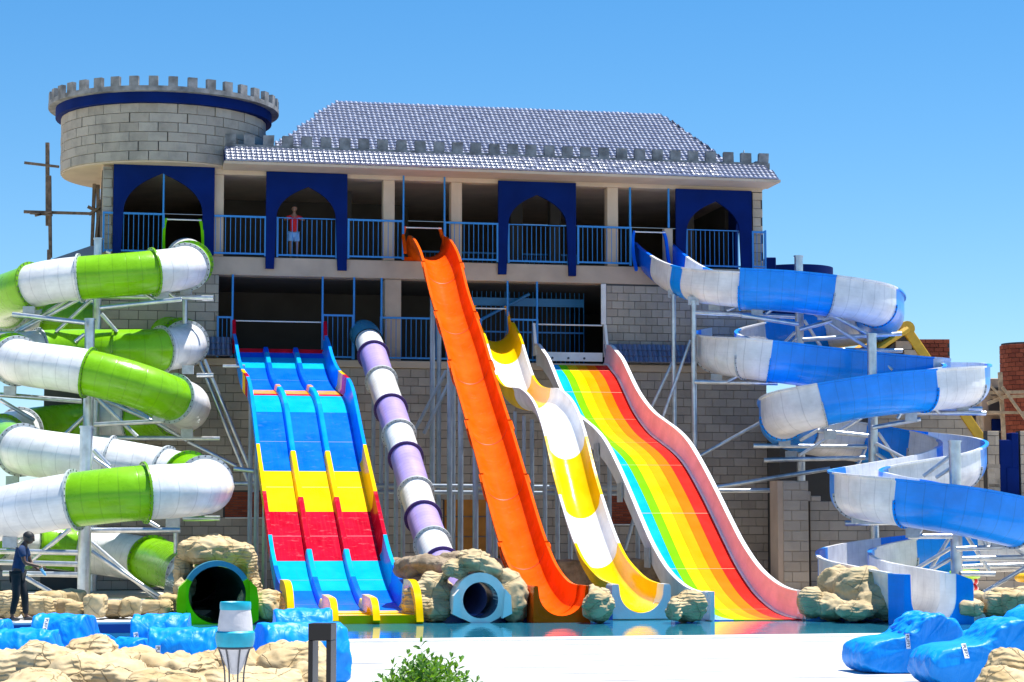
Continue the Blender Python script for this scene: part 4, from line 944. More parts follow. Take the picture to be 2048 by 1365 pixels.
for a in ((203, 593, 427, 596, 58.6), (200, 616, 363, 599, 57.2), (25, 629, 170, 646, 56.6), (0, 667, 172, 667, 58.4), (-40, 690, 20, 684, 58), (0, 790, 163, 803, 56.3), (188, 850, 356, 841, 56.2), (188, 876, 440, 878, 58),
          (178, 1061, 361, 1061, 50), (366, 1037, 440, 1037, 51.5), (0, 1103, 164, 1106, 50), (0, 1125, 158, 1129, 50.6), (6, 1147, 157, 1150, 50.2), (210, 1203, 350, 1203, 53), (394, 751, 427, 751, 59.5), (468, 938, 508, 943, 56), (395, 968, 530, 968, 60)):
    px_pipe(lf, *a, r=.068, name='arm')
for a in ((30, 664, 135, 600, 58), (41, 661, 165, 595, 57.6), (112, 664, 183, 600, 58), (203, 628, 234, 664, 58), (150, 684, 169, 669, 57), (0, 800, 69, 841, 57), (190, 793, 275, 874, 57), (241, 803, 374, 882, 58), (200, 797, 305, 843, 57.5),
          (122, 877, 168, 834, 57), (188, 900, 219, 933, 50.5), (188, 917, 222, 941, 50.3), (376, 884, 473, 933, 58), (292, 1040, 318, 1056, 50), (18, 1094, 42, 1077, 50), (62, 1122, 141, 1058, 50), (47, 1153, 135, 1203, 50), (183, 1085, 322, 1206, 50.6), (183, 1104, 338, 1206, 50),
          (400, 725, 505, 985, 60.8), (409, 720, 515, 975, 60.4), (284, 585, 310, 601, 58), (338, 585, 352, 597, 58.4), (213, 503, 222, 506, 60)):
    px_pipe(lf, *a, r=.055, name='brace')
for a in ((325, 594, 57.7), (372, 588, 58.8), (58, 622, 57.2), (376, 740, 58.8), (318, 834, 55.6), (374, 867, 57.0), (346, 1045, 48.4), (411, 1018, 49), (20, 782, 56), (25, 962, 53.5), (20, 1085, 46.6)): plate(lf, *a)
rf = thing('steel_support_frame', at(1743, 1190, 59), 'galvanised steel poles and arms inside the coils of the blue and white flume', 'support frame', 'steel frames under the winding slides')
px_pole(rf, 1597, 512, 63.6, .13); px_pole(rf, 1743, 668, 58.9, .135); px_pole(rf, 1909, 882, 51.8, .145); px_pole(rf, 1347, 590, 61.8, .07); px_pole(rf, 1387, 602, 61.0, .08)
for a in ((1384, 625, 1590, 634, 61), (1484, 631, 1597, 649, 60.4), (1599, 660, 1663, 642, 61), (1605, 680, 1803, 668, 61.5), (1609, 699, 1805, 702, 62.5), (1389, 764, 1555, 767, 60.2), (1754, 826, 1972, 827, 58.4), (1744, 856, 1841, 839, 57.5), (1826, 818, 1964, 818, 59.5),
          (1636, 862, 1736, 872, 57.6), (1507, 892, 1734, 894, 58.8), (1528, 921, 1730, 916, 59.6), (1427, 976, 1660, 938, 60.4), (1432, 982, 1556, 981, 61), (1690, 1047, 1808, 1045, 51.6), (1816, 1073, 1904, 1073, 51), (1912, 1098, 2004, 1095, 51), (1922, 1118, 2060, 1115, 52), (1922, 1134, 2060, 1130, 52.6), (1922, 1148, 1990, 1148, 51.6)):
    px_pipe(rf, *a, r=.065, name='arm')
for a in ((1558, 698, 1590, 665, 62), (1560, 707, 1593, 676, 62), (1626, 626, 1733, 695, 61), (1664, 631, 1738, 670, 60.5), (1608, 641, 1654, 713, 62.5), (1754, 716, 1785, 740, 60), (1600, 882, 1656, 849, 57.6), (1600, 911, 1723, 836, 58.5), (1751, 887, 1826, 926, 58.6), (1752, 907, 1790, 932, 58.6), (1756, 866, 1803, 935, 59.3),
          (1700, 965, 1732, 895, 60.5), (1943, 1200, 2060, 1130, 52), (1926, 1061, 1979, 1143, 52.3), (1812, 1150, 1901, 1097, 52.4), (1833, 1157, 1901, 1118, 51.8), (1862, 1136, 1901, 1072, 52.6), (2000, 1079, 2060, 1116, 52), (1847, 953, 1901, 912, 52.4), (1872, 956, 1901, 937, 52), (1400, 912, 1525, 843, 60.8),
          (1453, 622, 1478, 612, 61), (1532, 628, 1546, 618, 60.6), (1640, 636, 1625, 622, 60.8), (1455, 764, 1480, 750, 60), (1795, 838, 1802, 826, 57), (1880, 828, 1868, 815, 58), (1710, 1046, 1732, 1034, 51), (1836, 1072, 1846, 1052, 51), (1975, 1096, 1962, 1068, 51), (1381, 681, 1325, 835, 61.5), (1345, 725, 1296, 830, 62)):
    px_pipe(rf, *a, r=.05, name='brace')
for a in ((1428, 614, 61.2), (1514, 622, 60.6), (1646, 632, 60.8), (1347, 588, 61.9), (1387, 602, 61.0), (1433, 757, 60.6), (1569, 884, 58.4), (1660, 870, 57.2), (1582, 911, 60.4), (1925, 820, 58.5), (1822, 835, 57.2), (1716, 1037, 51), (1825, 1066, 50.8), (1996, 1088, 51)): plate(rf, *a)
mf = thing('slide_pole_rank', B(-1, 5, 0), 'rank of slim upright steel poles tied by a horizontal pipe behind the straight slides', 'support frame')
def pole_under(px, u, path, dep, r=.055):
    v, _ = G(px, 1000, u); i = idx_at(path, v); zt = path[i].z-dep-.16
    pipe('pole', B(u, v, -.05), B(u, v, zt), r, M['steel_dark'], mf, 10)
for px in (864, 899, 921, 951, 978): pole_under(px, -2.52, OP, .66, .075)
for px in (877, 906, 990): pole_under(px, -2.1, OP, .66, .07)
for px in (746, 762, 773, 792, 806): pole_under(px, -4.15, PP, .42, .06)
for px in (1064, 1090, 1115, 1140): pole_under(px, -.2, YP, .72, .06)
for px in (1030, 1048): pole_under(px, -.75, YP, .5, .05)
for px in (1196, 1219, 1275): pole_under(px, 1.5, RPc, .7, .06)
for px in (500, 513, 530): pole_under(px, -7.8, TPc, .6, .065)
for a in ((735, 971, 1262, 976, 58.5), (735, 984, 1262, 988, 58.9)): px_pipe(mf, *a, r=.06, name='tie_pipe', m='steel_dark')
for a in ((826, 868, 893, 741, 60), (848, 868, 905, 752, 59.6), (1250, 1100, 1278, 1000, 58)): px_pipe(mf, *a, r=.05, name='brace', m='steel_dark')
for a in ((446, 733, 490, 733, 59.5), (405, 599, 428, 599, 59.5)): px_pipe(mf, *a, r=.05, name='stub')

# ================================================================== ROCKS
def rock(name, c, size, seed, m, label, cat='rock', group=None, box=.55, amp=.16, sub=4, parent=None, rot=0, flat=0.0, fs=1.3):
    bm = bmesh.new(); bmesh.ops.create_icosphere(bm, subdivisions=sub, radius=1); off = Vector((seed*7.13, seed*3.7, seed*1.9)); e = box
    rm = Matrix.Rotation(rot, 3, 'Z'); sx, sy, sz = size; big = max(size)
    for v in bm.verts:
        p = v.co.normalized(); q = Vector([math.copysign(abs(x)**e, x) for x in p]); mxx = max(abs(q.x), abs(q.y), abs(q.z)); L0 = (abs(p.x)**(2/e)+abs(p.y)**(2/e)+abs(p.z)**(2/e))**(-e/2)
        q = p*L0; w = Vector((q.x*sx, q.y*sy, q.z*sz)); s = w/big*fs
        n1 = noise.fractal(s*1.1+off, 1.0, 2.0, 4); n2 = abs(noise.noise(s*3.2+off*1.7)); n3 = noise.fractal(s*6+off, .9, 2, 3)
        st = math.sin((w.z*26/ max(.6, sz*2)+n1*6))*.018*max(0, noise.noise(s*1.7+off*2.2)+.15)*2
        k = amp*(n1*1.15-n2*.45+.1)+n3*.028+st
        v.co = rm @ (w+p*k*min(size)*1.5)
    me = bpy.data.meshes.new(name); bm.to_mesh(me); bm.free(); me.materials.append(m)
    for p in me.polygons: p.use_smooth = True
    o = bpy.data.objects.new(name, me); col.objects.link(o)
    if parent: o.parent = parent; o.location = Vector(c)-base_of(parent)
    else: o.location = c; tag(o, label, cat, group)
    return o
# foreground row, tops against the bags
GF = 'sandy boulders along the front of the deck'
def frock(px, pyt, D, wpx, hpx, seed, label, box=.55, dy=.5, amp=.14, rot=0):
    s = FPX/D; w = wpx/s; h = hpx/s; top = at(px, pyt, D); zc = top.z-h/2
    rock('boulder', Vector((top.x, top.y+dy*.3, zc)), (w/2, dy, h/2), seed, M['rock_f'], label, group=GF, box=box, amp=amp, sub=5, rot=rot)
frock(60, 1296, 20.6, 190, 200, 1, 'low cracked sandy boulder in the bottom left corner of the photo')
frock(75, 1292, 21.6, 90, 90, 2, 'small rounded sandy boulder standing up in front of the leftmost bean bags', .7, .35)
frock(178, 1274, 21.4, 104, 110, 3, 'rounded ridged boulder rising highest in the front row, left of the bean bag pair', .7, .38)
frock(262, 1298, 21.5, 78, 70, 4, 'small blocky sandy boulder just right of the highest rounded one', .45, .3)
frock(200, 1312, 20.2, 190, 180, 5, 'wide cracked boulder below the highest rounded boulder', .5)
frock(352, 1309, 20.6, 165, 160, 6, 'low flat ridged boulder left of the painted torch', .45)
frock(450, 1299, 21.2, 130, 120, 7, 'sandy boulder directly behind the painted torch', .5, .4)
frock(585, 1296, 21.3, 150, 150, 8, 'flat-topped sandy boulder behind the dark bollard lamp', .45)
frock(500, 1342, 19.8, 200, 140, 9, 'low sandy boulder at the bottom edge between torch and bollard lamp', .5)
frock(330, 1345, 19.4, 170, 140, 10, 'low cracked boulder at the bottom edge left of the torch', .5)
frock(60, 1350, 19, 150, 140, 11, 'lowest boulder in the bottom left corner', .5)
frock(620, 1330, 20.4, 90, 130, 12, 'small sandy boulder at the right end of the left row, beside the bollard lamp', .6, .35)
frock(2035, 1300, 20.2, 130, 190, 13, 'smooth boulder in the bottom right corner in front of the bean bags', .75, .4, .1)
frock(2010, 1338, 19.6, 110, 150, 14, 'smaller smooth boulder at the foot of the bottom right boulder', .75, .35, .1)
# rows beyond the pool
GB = 'sandy boulders on the far side of the pool'
def brock(px, pyb, D, wpx, hpx, seed, label, m='rock_b', box=.5, dy=.35, sub=4, amp=.16, grp=GB):
    s = FPX/D; w = wpx/s; h = hpx/s; bt = at(px, pyb, D)
    return rock('boulder', Vector((bt.x, bt.y, bt.z+h/2)), (w/2, dy, h/2*1.1), seed, M[m], label, group=grp, box=box, amp=amp, sub=sub)
for i, (px, pyb, D, w, h, lab) in enumerate(((12, 1234, 42.2, 60, 48, 'boulder behind the man at the far left edge'), (70, 1234, 43, 46, 40, 'small boulder at the feet of the man beyond the pool'), (82, 1233, 42.4, 52, 36, 'squat block just right of the standing man'), (125, 1232, 43.2, 50, 32, 'low boulder third from the standing man'),
    (153, 1231, 42.6, 40, 24, 'smallest low boulder left of the thick steel pole'), (190, 1233, 42.2, 42, 40, 'squarish block right of the thick steel pole'), (232, 1233, 42.8, 50, 30, 'low boulder two right of the thick steel pole'), (262, 1232, 42.6, 40, 34, 'upright boulder behind the bean bags, three right of the thick pole'), (312, 1230, 44.4, 62, 28, 'flat boulder left of the green slide mouth'), (342, 1225, 45.2, 44, 34, 'small boulder touching the left of the green slide mouth'),
    (100, 1212, 45, 60, 28, 'half hidden boulder in the second row left of the steel pole'), (142, 1208, 45.4, 50, 26, 'boulder in the second row against the thick steel pole'))):
    brock(px, pyb, D, w, h, 30+i, lab, box=.45)
for i, (px, pyb, D, w, h, lab) in enumerate(((1938, 1230, 44.8, 52, 28, 'low slab boulder just right of the blue flume exit'), (1940, 1210, 45.4, 56, 26, 'upper slab boulder just right of the blue flume exit'), (1990, 1230, 45, 48, 42, 'tall rounded boulder second right of the flume exit'), (2030, 1230, 44.8, 60, 44, 'large boulder at the right edge beyond the pool'), (2010, 1200, 47, 50, 22, 'small boulder behind the right edge row'), (2060, 1205, 46.4, 60, 30, 'boulder cut by the right edge of the photo beyond the pool'))):
    brock(px, pyb, D, w, h, 60+i, lab, box=.45)
# rock work round the exits
def mound(name, label, parts, m, base):
    bm = bmesh.new(); b = Vector(base)
    for i, (c, sz, sd_, bx) in enumerate(parts):
        r_ = bmesh.ops.create_icosphere(bm, subdivisions=3, radius=1)
        for v in r_['verts']: v.co = Vector(c)-b+Vector((v.co.x*sz[0]*1.22, v.co.y*sz[1]*1.15, v.co.z*sz[2]*1.22))
    me = bpy.data.meshes.new(name); bm.to_mesh(me); bm.free()
    tmp = bpy.data.objects.new('tmp', me); col.objects.link(tmp); md = tmp.modifiers.new('r', 'REMESH'); md.mode = 'VOXEL'; md.voxel_size = .035; md.use_smooth_shade = True
    s2 = tmp.modifiers.new('s', 'SMOOTH'); s2.iterations = 3; s2.factor = .6
    dg = bpy.context.evaluated_depsgraph_get(); dg.update(); m2 = bpy.data.meshes.new_from_object(tmp.evaluated_get(dg)); bpy.data.objects.remove(tmp)
    off = Vector((parts[0][2], 3, 5)); nn = [v.normal.copy() for v in m2.vertices]
    for v, n_ in zip(m2.vertices, nn):
        p = v.co; k = noise.fractal(p*1.6+off, 1, 2, 4)*.10-abs(noise.noise(p*3.1+off))*.09+noise.fractal(p*7+off, .9, 2, 3)*.025+math.sin(p.z*34+noise.noise(p*2+off)*7)*.012*max(0, noise.noise(p*1.5+off*2)+.2)*2
        v.co = p+n_*k
    m2.materials.clear(); m2.materials.append(M[m]); o = bpy.data.objects.new(name, m2); col.objects.link(o); o.location = b
    for p in m2.polygons: p.use_smooth = True
    return tag(o, label, 'rockwork')
def lp(px, py, D, wpx, hpx, dy): s = FPX/D; return at(px, py, D), (wpx/s/2, dy, hpx/s/2)
def lobes(L_): return [(lp(*a[:6])[0], lp(*a[:6])[1], a[6], a[7]) for a in L_]
mound('rock_arch', 'tall sandy artificial rock arched over the green slide mouth', lobes([(412, 1101, 45.9, 84, 44, .5, 80, .6), (470, 1110, 45.8, 60, 48, .4, 81, .75), (370, 1148, 46.2, 36, 80, .45, 82, .6), (499, 1150, 45.9, 26, 90, .35, 83, .6), (364, 1195, 45.4, 26, 70, .3, 84, .6), (500, 1200, 45.2, 34, 66, .3, 85, .6), (428, 1104, 48.2, 110, 60, .5, 86, .5)]), 'rock_b', at(434, 1240, 45.5))
mound('rock_block', 'squared sandy rock between the green mouth and the three-lane slide', lobes([(535, 1214, 45.0, 56, 58, .4, 87, .45), (512, 1185, 45.6, 20, 50, .3, 88, .4)]), 'rock_b', at(535, 1240, 45))
mound('rock_mound', 'grey-brown rock mound wrapped round the pale octagonal tube mouth', lobes([(945, 1120, 45.4, 48, 26, .3, 90, .75), (912, 1140, 45.6, 52, 34, .35, 91, .7), (972, 1136, 45.6, 54, 36, .35, 92, .7), (868, 1180, 45.9, 64, 64, .4, 93, .65), (838, 1207, 45.8, 56, 76, .4, 94, .6), (1010, 1170, 45.9, 48, 58, .4, 95, .65), (1030, 1205, 45.7, 46, 76, .4, 96, .55), (868, 1222, 45.6, 50, 46, .3, 97, .5), (940, 1112, 47, 70, 26, .4, 98, .6)]), 'rock_g', at(945, 1240, 44.5))
mound('rock_ledge', 'grey-brown rock ledge between the orange and yellow slide exits', lobes([(1200, 1210, 45.0, 54, 58, .4, 100, .5), (1186, 1190, 45.4, 26, 36, .3, 101, .6)]), 'rock_b', at(1200, 1240, 44.8))
mound('rock_ledge', 'grey-brown rock ledge between the yellow slide exit and the rainbow slide', lobes([(1374, 1212, 45.2, 64, 52, .4, 102, .5), (1350, 1222, 44.8, 30, 40, .3, 103, .6)]), 'rock_b', at(1372, 1240, 45))
mound('rock_outcrop', 'rough grey-brown rock outcrop under the left curl of the blue flume', lobes([(1672, 1185, 47.0, 60, 84, .5, 104, .7), (1722, 1180, 46.2, 90, 80, .45, 105, .7), (1765, 1205, 45.6, 90, 62, .4, 106, .7), (1660, 1215, 46, 70, 42, .4, 107, .6), (1712, 1222, 45.2, 70, 30, .35, 108, .6), (1700, 1160, 46.8, 60, 36, .4, 109, .7)]), 'rock_g', at(1700, 1235, 46))
brock(1623, 1232, 46.2, 50, 54, 110, 'single rounded boulder between the rainbow slide and the flume rockwork', 'rock_g', .7, .4, 4, .1)
# brown rough rock wall behind the exits
def rockwall(u0, u1, v, z0, z1, seed, label):
    nx, nz = 120, 22; vs = []; fs = []
    for j in range(nz+1):
        for i in range(nx+1):
            u = u0+(u1-u0)*i/nx; t = j/nz; q = Vector((u*1.1+seed, t*1.4, seed)); n1 = noise.fractal(q, 1, 2, 5); n2 = abs(noise.noise(q*3))
            top = z1+.10*noise.noise(Vector((u*.9, seed, 3)))+.06*noise.noise(Vector((u*4, seed, 9)))
            z = z0+(top-z0)*min(1, t*1.2); vv = v+.18*n1+.12*n2-(max(0, t-.83)*4.0)-.15*t
            vs.append(B(u, vv, z+(.05*n1 if t > .8 else 0)))
    for j in range(nz):
        for i in range(nx): a = j*(nx+1)+i; fs.append((a, a+1, a+nx+2, a+nx+1))
    o = obj('rock_bank', vs, fs, M['rock_d'], None, True, base=B((u0+u1)/2, v, z0)); tag(o, label, 'rockwork'); return o
rockwall(-5.3, 2.6, 12.3, -.05, 1.03, 5, 'long rough brown rock bank running behind the slide exits')
mound('rock_crest', 'rough brown rock crest where the lilac tube dives into the bank', lobes([(855, 1128, 46.8, 90, 34, .5, 111, .7), (905, 1122, 47.2, 70, 34, .45, 112, .7), (820, 1135, 47, 60, 36, .4, 113, .7)]), 'rock_d', at(870, 1150, 47))

# ================================================================== PEOPLE
def skin_mesh(name, J, E, rad, m, parent, sub=2, flat=None):
    me = bpy.data.meshes.new(name); b = base_of(parent); me.from_pydata([J[k]-b for k in J], [(list(J).index(a), list(J).index(c)) for a, c in E], []); me.materials.append(m)
    o = bpy.data.objects.new(name, me); col.objects.link(o); o.parent = parent; BASE[o] = b
    md = o.modifiers.new('skin', 'SKIN'); md.use_smooth_shade = True
    me2 = o.data
    if not me2.skin_vertices: 
        pass
    return o, md
def body(name, J, E, rad, m, parent, root):
    import bpy as _b
    keys = list(J); b = base_of(parent)
    me = bpy.data.meshes.new(name); me.from_pydata([J[k]-b for k in keys], [(keys.index(a), keys.index(c)) for a, c in E], []); me.materials.append(m)
    o = bpy.data.objects.new(name, me); col.objects.link(o); o.parent = parent; BASE[o] = b
    o.modifiers.new('skin', 'SKIN').use_smooth_shade = True
    if not me.skin_vertices:
        bm = bmesh.new(); bm.from_mesh(me); bm.verts.layers.skin.verify(); bm.to_mesh(me); bm.free()
    for i, k in enumerate(keys):
        r = rad[k]; me.skin_vertices[0].data[i].radius = (r, r) if not isinstance(r, tuple) else r
        me.skin_vertices[0].data[i].use_root = (k == root)
    s = o.modifiers.new('smooth', 'SUBSURF'); s.levels = 2; s.render_levels = 2
    return o
def head(parent, c, fwd, s, skin, hair, hairlen=0):
    """head with jaw, nose, eyes, ears and short hair; c = head centre, s = head height"""
    side = fwd.cross(Z).normalized(); up = side.cross(fwd).normalized(); bm = bmesh.new(); bmesh.ops.create_icosphere(bm, subdivisions=3, radius=1)
    for v in bm.verts:
        x, y, z = v.co                       # x side, y front, z up
        w = 1-.28*max(0, -z)**1.5; yy = y*.52*(1-.12*max(0, -z)); xx = x*.37*w
        if z < -.3 and y > 0: yy += .05
        nose = math.exp(-((x/.12)**2+((z+.08)/.2)**2))*(.10 if y > .3 else 0); brow = math.exp(-((z-.2)/.1)**2)*(.02 if y > .3 else 0)
        eye = -.035*math.exp(-(((abs(x)-.33)/.14)**2+((z-.05)/.09)**2)) if y > .3 else 0
        lips = .025*math.exp(-((x/.25)**2+((z+.48)/.07)**2)) if y > .3 else 0
        v.co = side*xx*s+fwd*(yy+nose+brow+eye+lips)*s*.95+up*z*.5*s
    for v in bm.verts: v.co += c-base_of(parent)
    me = bpy.data.meshes.new('head'); bm.to_mesh(me); bm.free(); me.materials.append(skin)
    for p in me.polygons: p.use_smooth = True
    o = bpy.data.objects.new('head', me); o.parent = parent; BASE[o] = base_of(parent); col.objects.link(o)
    bm = bmesh.new(); bmesh.ops.create_icosphere(bm, subdivisions=3, radius=1)
    kill = [v for v in bm.verts if v.co.z < -.15+.45*max(0, v.co.y)+(.25 if v.co.y > .55 else 0)]
    bmesh.ops.delete(bm, geom=kill, context='VERTS')
    for v in bm.verts:
        x, y, z = v.co; n_ = 1+.03*noise.noise(v.co*9)
        v.co = side*x*.41*s*n_+fwd*(y*.52-.03)*s*n_+up*(z*.52+.015)*s*n_+c-base_of(parent)
    me = bpy.data.meshes.new('hair'); bm.to_mesh(me); bm.free(); me.materials.append(hair)
    for p in me.polygons: p.use_smooth = True
    h = bpy.data.objects.new('hair', me); h.parent = parent; col.objects.link(h)
    for sg in (-1, 1):
        MB().box(c+side*sg*.375*s-up*.03*s, side*.018*s, fwd*.05*s, up*.09*s).build('ear', skin, parent)
        MB().box(c+side*sg*.13*s+fwd*.475*s+up*.04*s, side*.05*s, fwd*.01*s, up*.018*s).build('eye', M['hair'], parent)
    return o
def hand(parent, w, d, palm, s, skin, curl=.5):
    """palm and five fingers: w wrist, d pointing direction, palm facing direction"""
    sd = d.cross(palm).normalized(); mb = MB(); mb.box(w+d*.045*s, sd*.038*s, palm*.013*s, d*.048*s)
    for k, ln in enumerate((.068, .078, .072, .055)):
        r0 = w+d*.09*s+sd*(-.029+.019*k)*s; a = r0+(d*math.cos(curl*.5)+palm*math.sin(curl*.5))*ln*.5*s; b = a+(d*math.cos(curl*1.4)+palm*math.sin(curl*1.4))*ln*.5*s
        mb.tube(r0, a, .0095*s, n=6); mb.tube(a, b, .009*s, .007*s, n=6)
    r0 = w+d*.03*s-sd*.035*s; a = r0+(d*.6-sd*.7+palm*.3).normalized()*.04*s; mb.tube(r0, a, .012*s, n=6); mb.tube(a, a+(d*.8+palm*.5).normalized()*.032*s, .01*s, .008*s, n=6)
    o = mb.build('hand', skin, parent, smooth=True); md = o.modifiers.new('round', 'SUBSURF'); md.levels = 1; md.render_levels = 1; return o
# man on the far edge, side-on, looking down at a bottle
mo = at(42, 1243, 41.0); mo.z = .037
man = thing('person', mo, 'man in navy T-shirt and black trousers on the pool edge, looking at his hands', 'person')
X = Vector((1, 0, 0)); Y = Vector((0, 1, 0))
def mp(x, y, z): return mo+X*x+Y*y+Z*z
J = {'pel': mp(-.09, 0, .90), 'belly': mp(-.07, 0, 1.05), 'chest': mp(-.02, 0, 1.27), 'neck0': mp(.0, 0, 1.44), 'neck': mp(.05, 0, 1.50), 'skull': mp(.09, 0, 1.57),
     'shN': mp(.02, -.17, 1.37), 'elN': mp(.10, -.22, 1.12), 'wrN': mp(.36, -.12, 1.05), 'shF': mp(.02, .17, 1.37), 'elF': mp(.12, .22, 1.10), 'wrF': mp(.31, .08, .98),
     'hpN': mp(-.09, -.09, .86), 'knN': mp(-.08, -.10, .47), 'anN': mp(-.16, -.11, .09), 'toN': mp(-.05, -.12, .035), 'hpF': mp(-.07, .09, .86), 'knF': mp(.04, .10, .48), 'anF': mp(.07, .11, .09), 'toF': mp(.20, .12, .035)}
E_ = [('pel', 'belly'), ('belly', 'chest'), ('chest', 'neck0'), ('neck0', 'neck'), ('neck', 'skull'), ('neck0', 'shN'), ('shN', 'elN'), ('elN', 'wrN'), ('neck0', 'shF'), ('shF', 'elF'), ('elF', 'wrF'), ('pel', 'hpN'), ('hpN', 'knN'), ('knN', 'anN'), ('anN', 'toN'), ('pel', 'hpF'), ('hpF', 'knF'), ('knF', 'anF'), ('anF', 'toF')]
rad = dict(pel=.105, belly=.105, chest=.115, neck0=.07, neck=.05, skull=.055, shN=.055, elN=.04, wrN=.026, shF=.055, elF=.04, wrF=.026, hpN=.085, knN=.058, anN=.037, toN=.03, hpF=.085, knF=.058, anF=.037, toF=.03)
body('body', J, E_, rad, M['skin'], man, 'pel')
Jt = {'hem': mp(-.085, 0, .86), 'belly': J['belly'], 'chest': J['chest'], 'top': mp(-.0, 0, 1.42), 'shN': J['shN'], 'slN': mp(.065, -.20, 1.22), 'shF': J['shF'], 'slF': mp(.07, .20, 1.22)}
body('t_shirt', Jt, [('hem', 'belly'), ('belly', 'chest'), ('chest', 'top'), ('top', 'shN'), ('shN', 'slN'), ('top', 'shF'), ('shF', 'slF')], dict(hem=.135, belly=.128, chest=.135, top=.085, shN=.08, slN=.068, shF=.08, slF=.068), M['shirt_navy'], man, 'chest')
Jp = {'pel': mp(-.09, 0, .90), 'hpN': J['hpN'], 'knN': J['knN'], 'cuN': mp(-.155, -.11, .11), 'hpF': J['hpF'], 'knF': J['knF'], 'cuF': mp(.067, .11, .11)}
body('trousers', Jp, [('pel', 'hpN'), ('hpN', 'knN'), ('knN', 'cuN'), ('pel', 'hpF'), ('hpF', 'knF'), ('knF', 'cuF')], dict(pel=.125, hpN=.105, knN=.08, cuN=.058, hpF=.105, knF=.08, cuF=.058), M['trousers'], man, 'pel')
for k, (x, y) in enumerate(((-.17, -.11), (.06, .11))):
    body('shoe', {'h': mp(x-.03, y, .045), 'm': mp(x+.07, y, .045), 't': mp(x+.18, y, .032)}, [('h', 'm'), ('m', 't')], dict(h=.045, m=.042, t=.03), M['shoe'], man, 'm')
head(man, mp(.115, 0, 1.60), (X*.9-Z*.42).normalized(), .235, M['skin'], M['hair'])
hand(man, J['wrN'], (X*.9+Y*.3-Z*.1).normalized(), (Z*-.8+Y*.5).normalized(), 1, M['skin'], .9); hand(man, J['wrF'], (X*.95-Y*.2).normalized(), (Z*.6-Y*.7).normalized(), 1, M['skin'], .9)
bo = mp(.40, .03, .95); bt = MB(); ax = (X*.6-Z*.8).normalized(); bt.tube(bo-ax*.07, bo+ax*.05, .03, n=12); bt.tube(bo+ax*.05, bo+ax*.085, .03, .012, n=12); bt.tube(bo+ax*.085, bo+ax*.10, .013, n=10)
o = bt.build('bottle', mat('clear_blue_bottle', (.25, .55, .8), .15), base=bo, smooth=True); autosmooth(o, 40); tag(o, 'small clear blue bottle held in the hands of the man by the pool', 'bottle')
# boy on the balcony, leaning on the rail inside the arch
bo = B(F(588, 470, -.38)[0], -.38, 9.845)
boy = thing('person', bo, 'person in red T-shirt and light blue shorts leaning on the balcony rail', 'person')
def bp_(x, y, z): return bo+U*x+V*y+Z*z
J = {'pel': bp_(0, -.06, .80), 'belly': bp_(0, -.03, .95), 'chest': bp_(-.01, .03, 1.15), 'neck0': bp_(-.01, .06, 1.30), 'neck': bp_(-.01, .09, 1.36), 'skull': bp_(-.01, .12, 1.43), 'shL': bp_(-.18, .06, 1.24), 'elL': bp_(-.31, .18, 1.16), 'wrL': bp_(-.12, .33, 1.19), 'shR': bp_(.16, .06, 1.24), 'elR': bp_(.29, .18, 1.16), 'wrR': bp_(.10, .33, 1.19),
     'hpL': bp_(-.09, -.06, .76), 'knL': bp_(-.10, 0, .42), 'anL': bp_(-.10, -.03, .07), 'hpR': bp_(.09, -.06, .76), 'knR': bp_(.10, 0, .42), 'anR': bp_(.10, -.03, .07), 'toL': bp_(-.11, .08, .03), 'toR': bp_(.11, .08, .03)}
E_ = [('pel', 'belly'), ('belly', 'chest'), ('chest', 'neck0'), ('neck0', 'neck'), ('neck', 'skull'), ('neck0', 'shL'), ('shL', 'elL'), ('elL', 'wrL'), ('neck0', 'shR'), ('shR', 'elR'), ('elR', 'wrR'), ('pel', 'hpL'), ('hpL', 'knL'), ('knL', 'anL'), ('anL', 'toL'), ('pel', 'hpR'), ('hpR', 'knR'), ('knR', 'anR'), ('anR', 'toR')]
rad = dict(pel=.10, belly=.10, chest=.11, neck0=.06, neck=.045, skull=.05, shL=.05, elL=.038, wrL=.025, shR=.05, elR=.038, wrR=.025, hpL=.08, knL=.052, anL=.034, toL=.028, hpR=.08, knR=.052, anR=.034, toR=.028)
body('body', J, E_, rad, M['skin_l'], boy, 'pel')
body('t_shirt', {'hem': bp_(0, -.05, .80), 'chest': J['chest'], 'top': bp_(-.01, .06, 1.27), 'shL': J['shL'], 'slL': bp_(-.26, .13, 1.19), 'shR': J['shR'], 'slR': bp_(.24, .13, 1.19)}, [('hem', 'chest'), ('chest', 'top'), ('top', 'shL'), ('shL', 'slL'), ('top', 'shR'), ('shR', 'slR')], dict(hem=.135, chest=.135, top=.08, shL=.075, slL=.065, shR=.075, slR=.065), M['shirt_red'], boy, 'chest')
body('shorts', {'pel': bp_(0, -.06, .80), 'hpL': bp_(-.08, -.06, .74), 'knL': bp_(-.10, -.02, .50), 'hpR': bp_(.08, -.06, .74), 'knR': bp_(.10, -.02, .50)}, [('pel', 'hpL'), ('hpL', 'knL'), ('pel', 'hpR'), ('hpR', 'knR')], dict(pel=.13, hpL=.105, knL=.10, hpR=.105, knR=.10), M['shorts'], boy, 'pel')
head(boy, bp_(-.01, .14, 1.50), (V*.95-Z*.2).normalized(), .22, M['skin_l'], M['hair'])
for s, w in ((-1, J['wrL']), (1, J['wrR'])): hand(boy, w, (U*-s*.7+V*.5).normalized(), Z*-1, .95, M['skin_l'], .7)

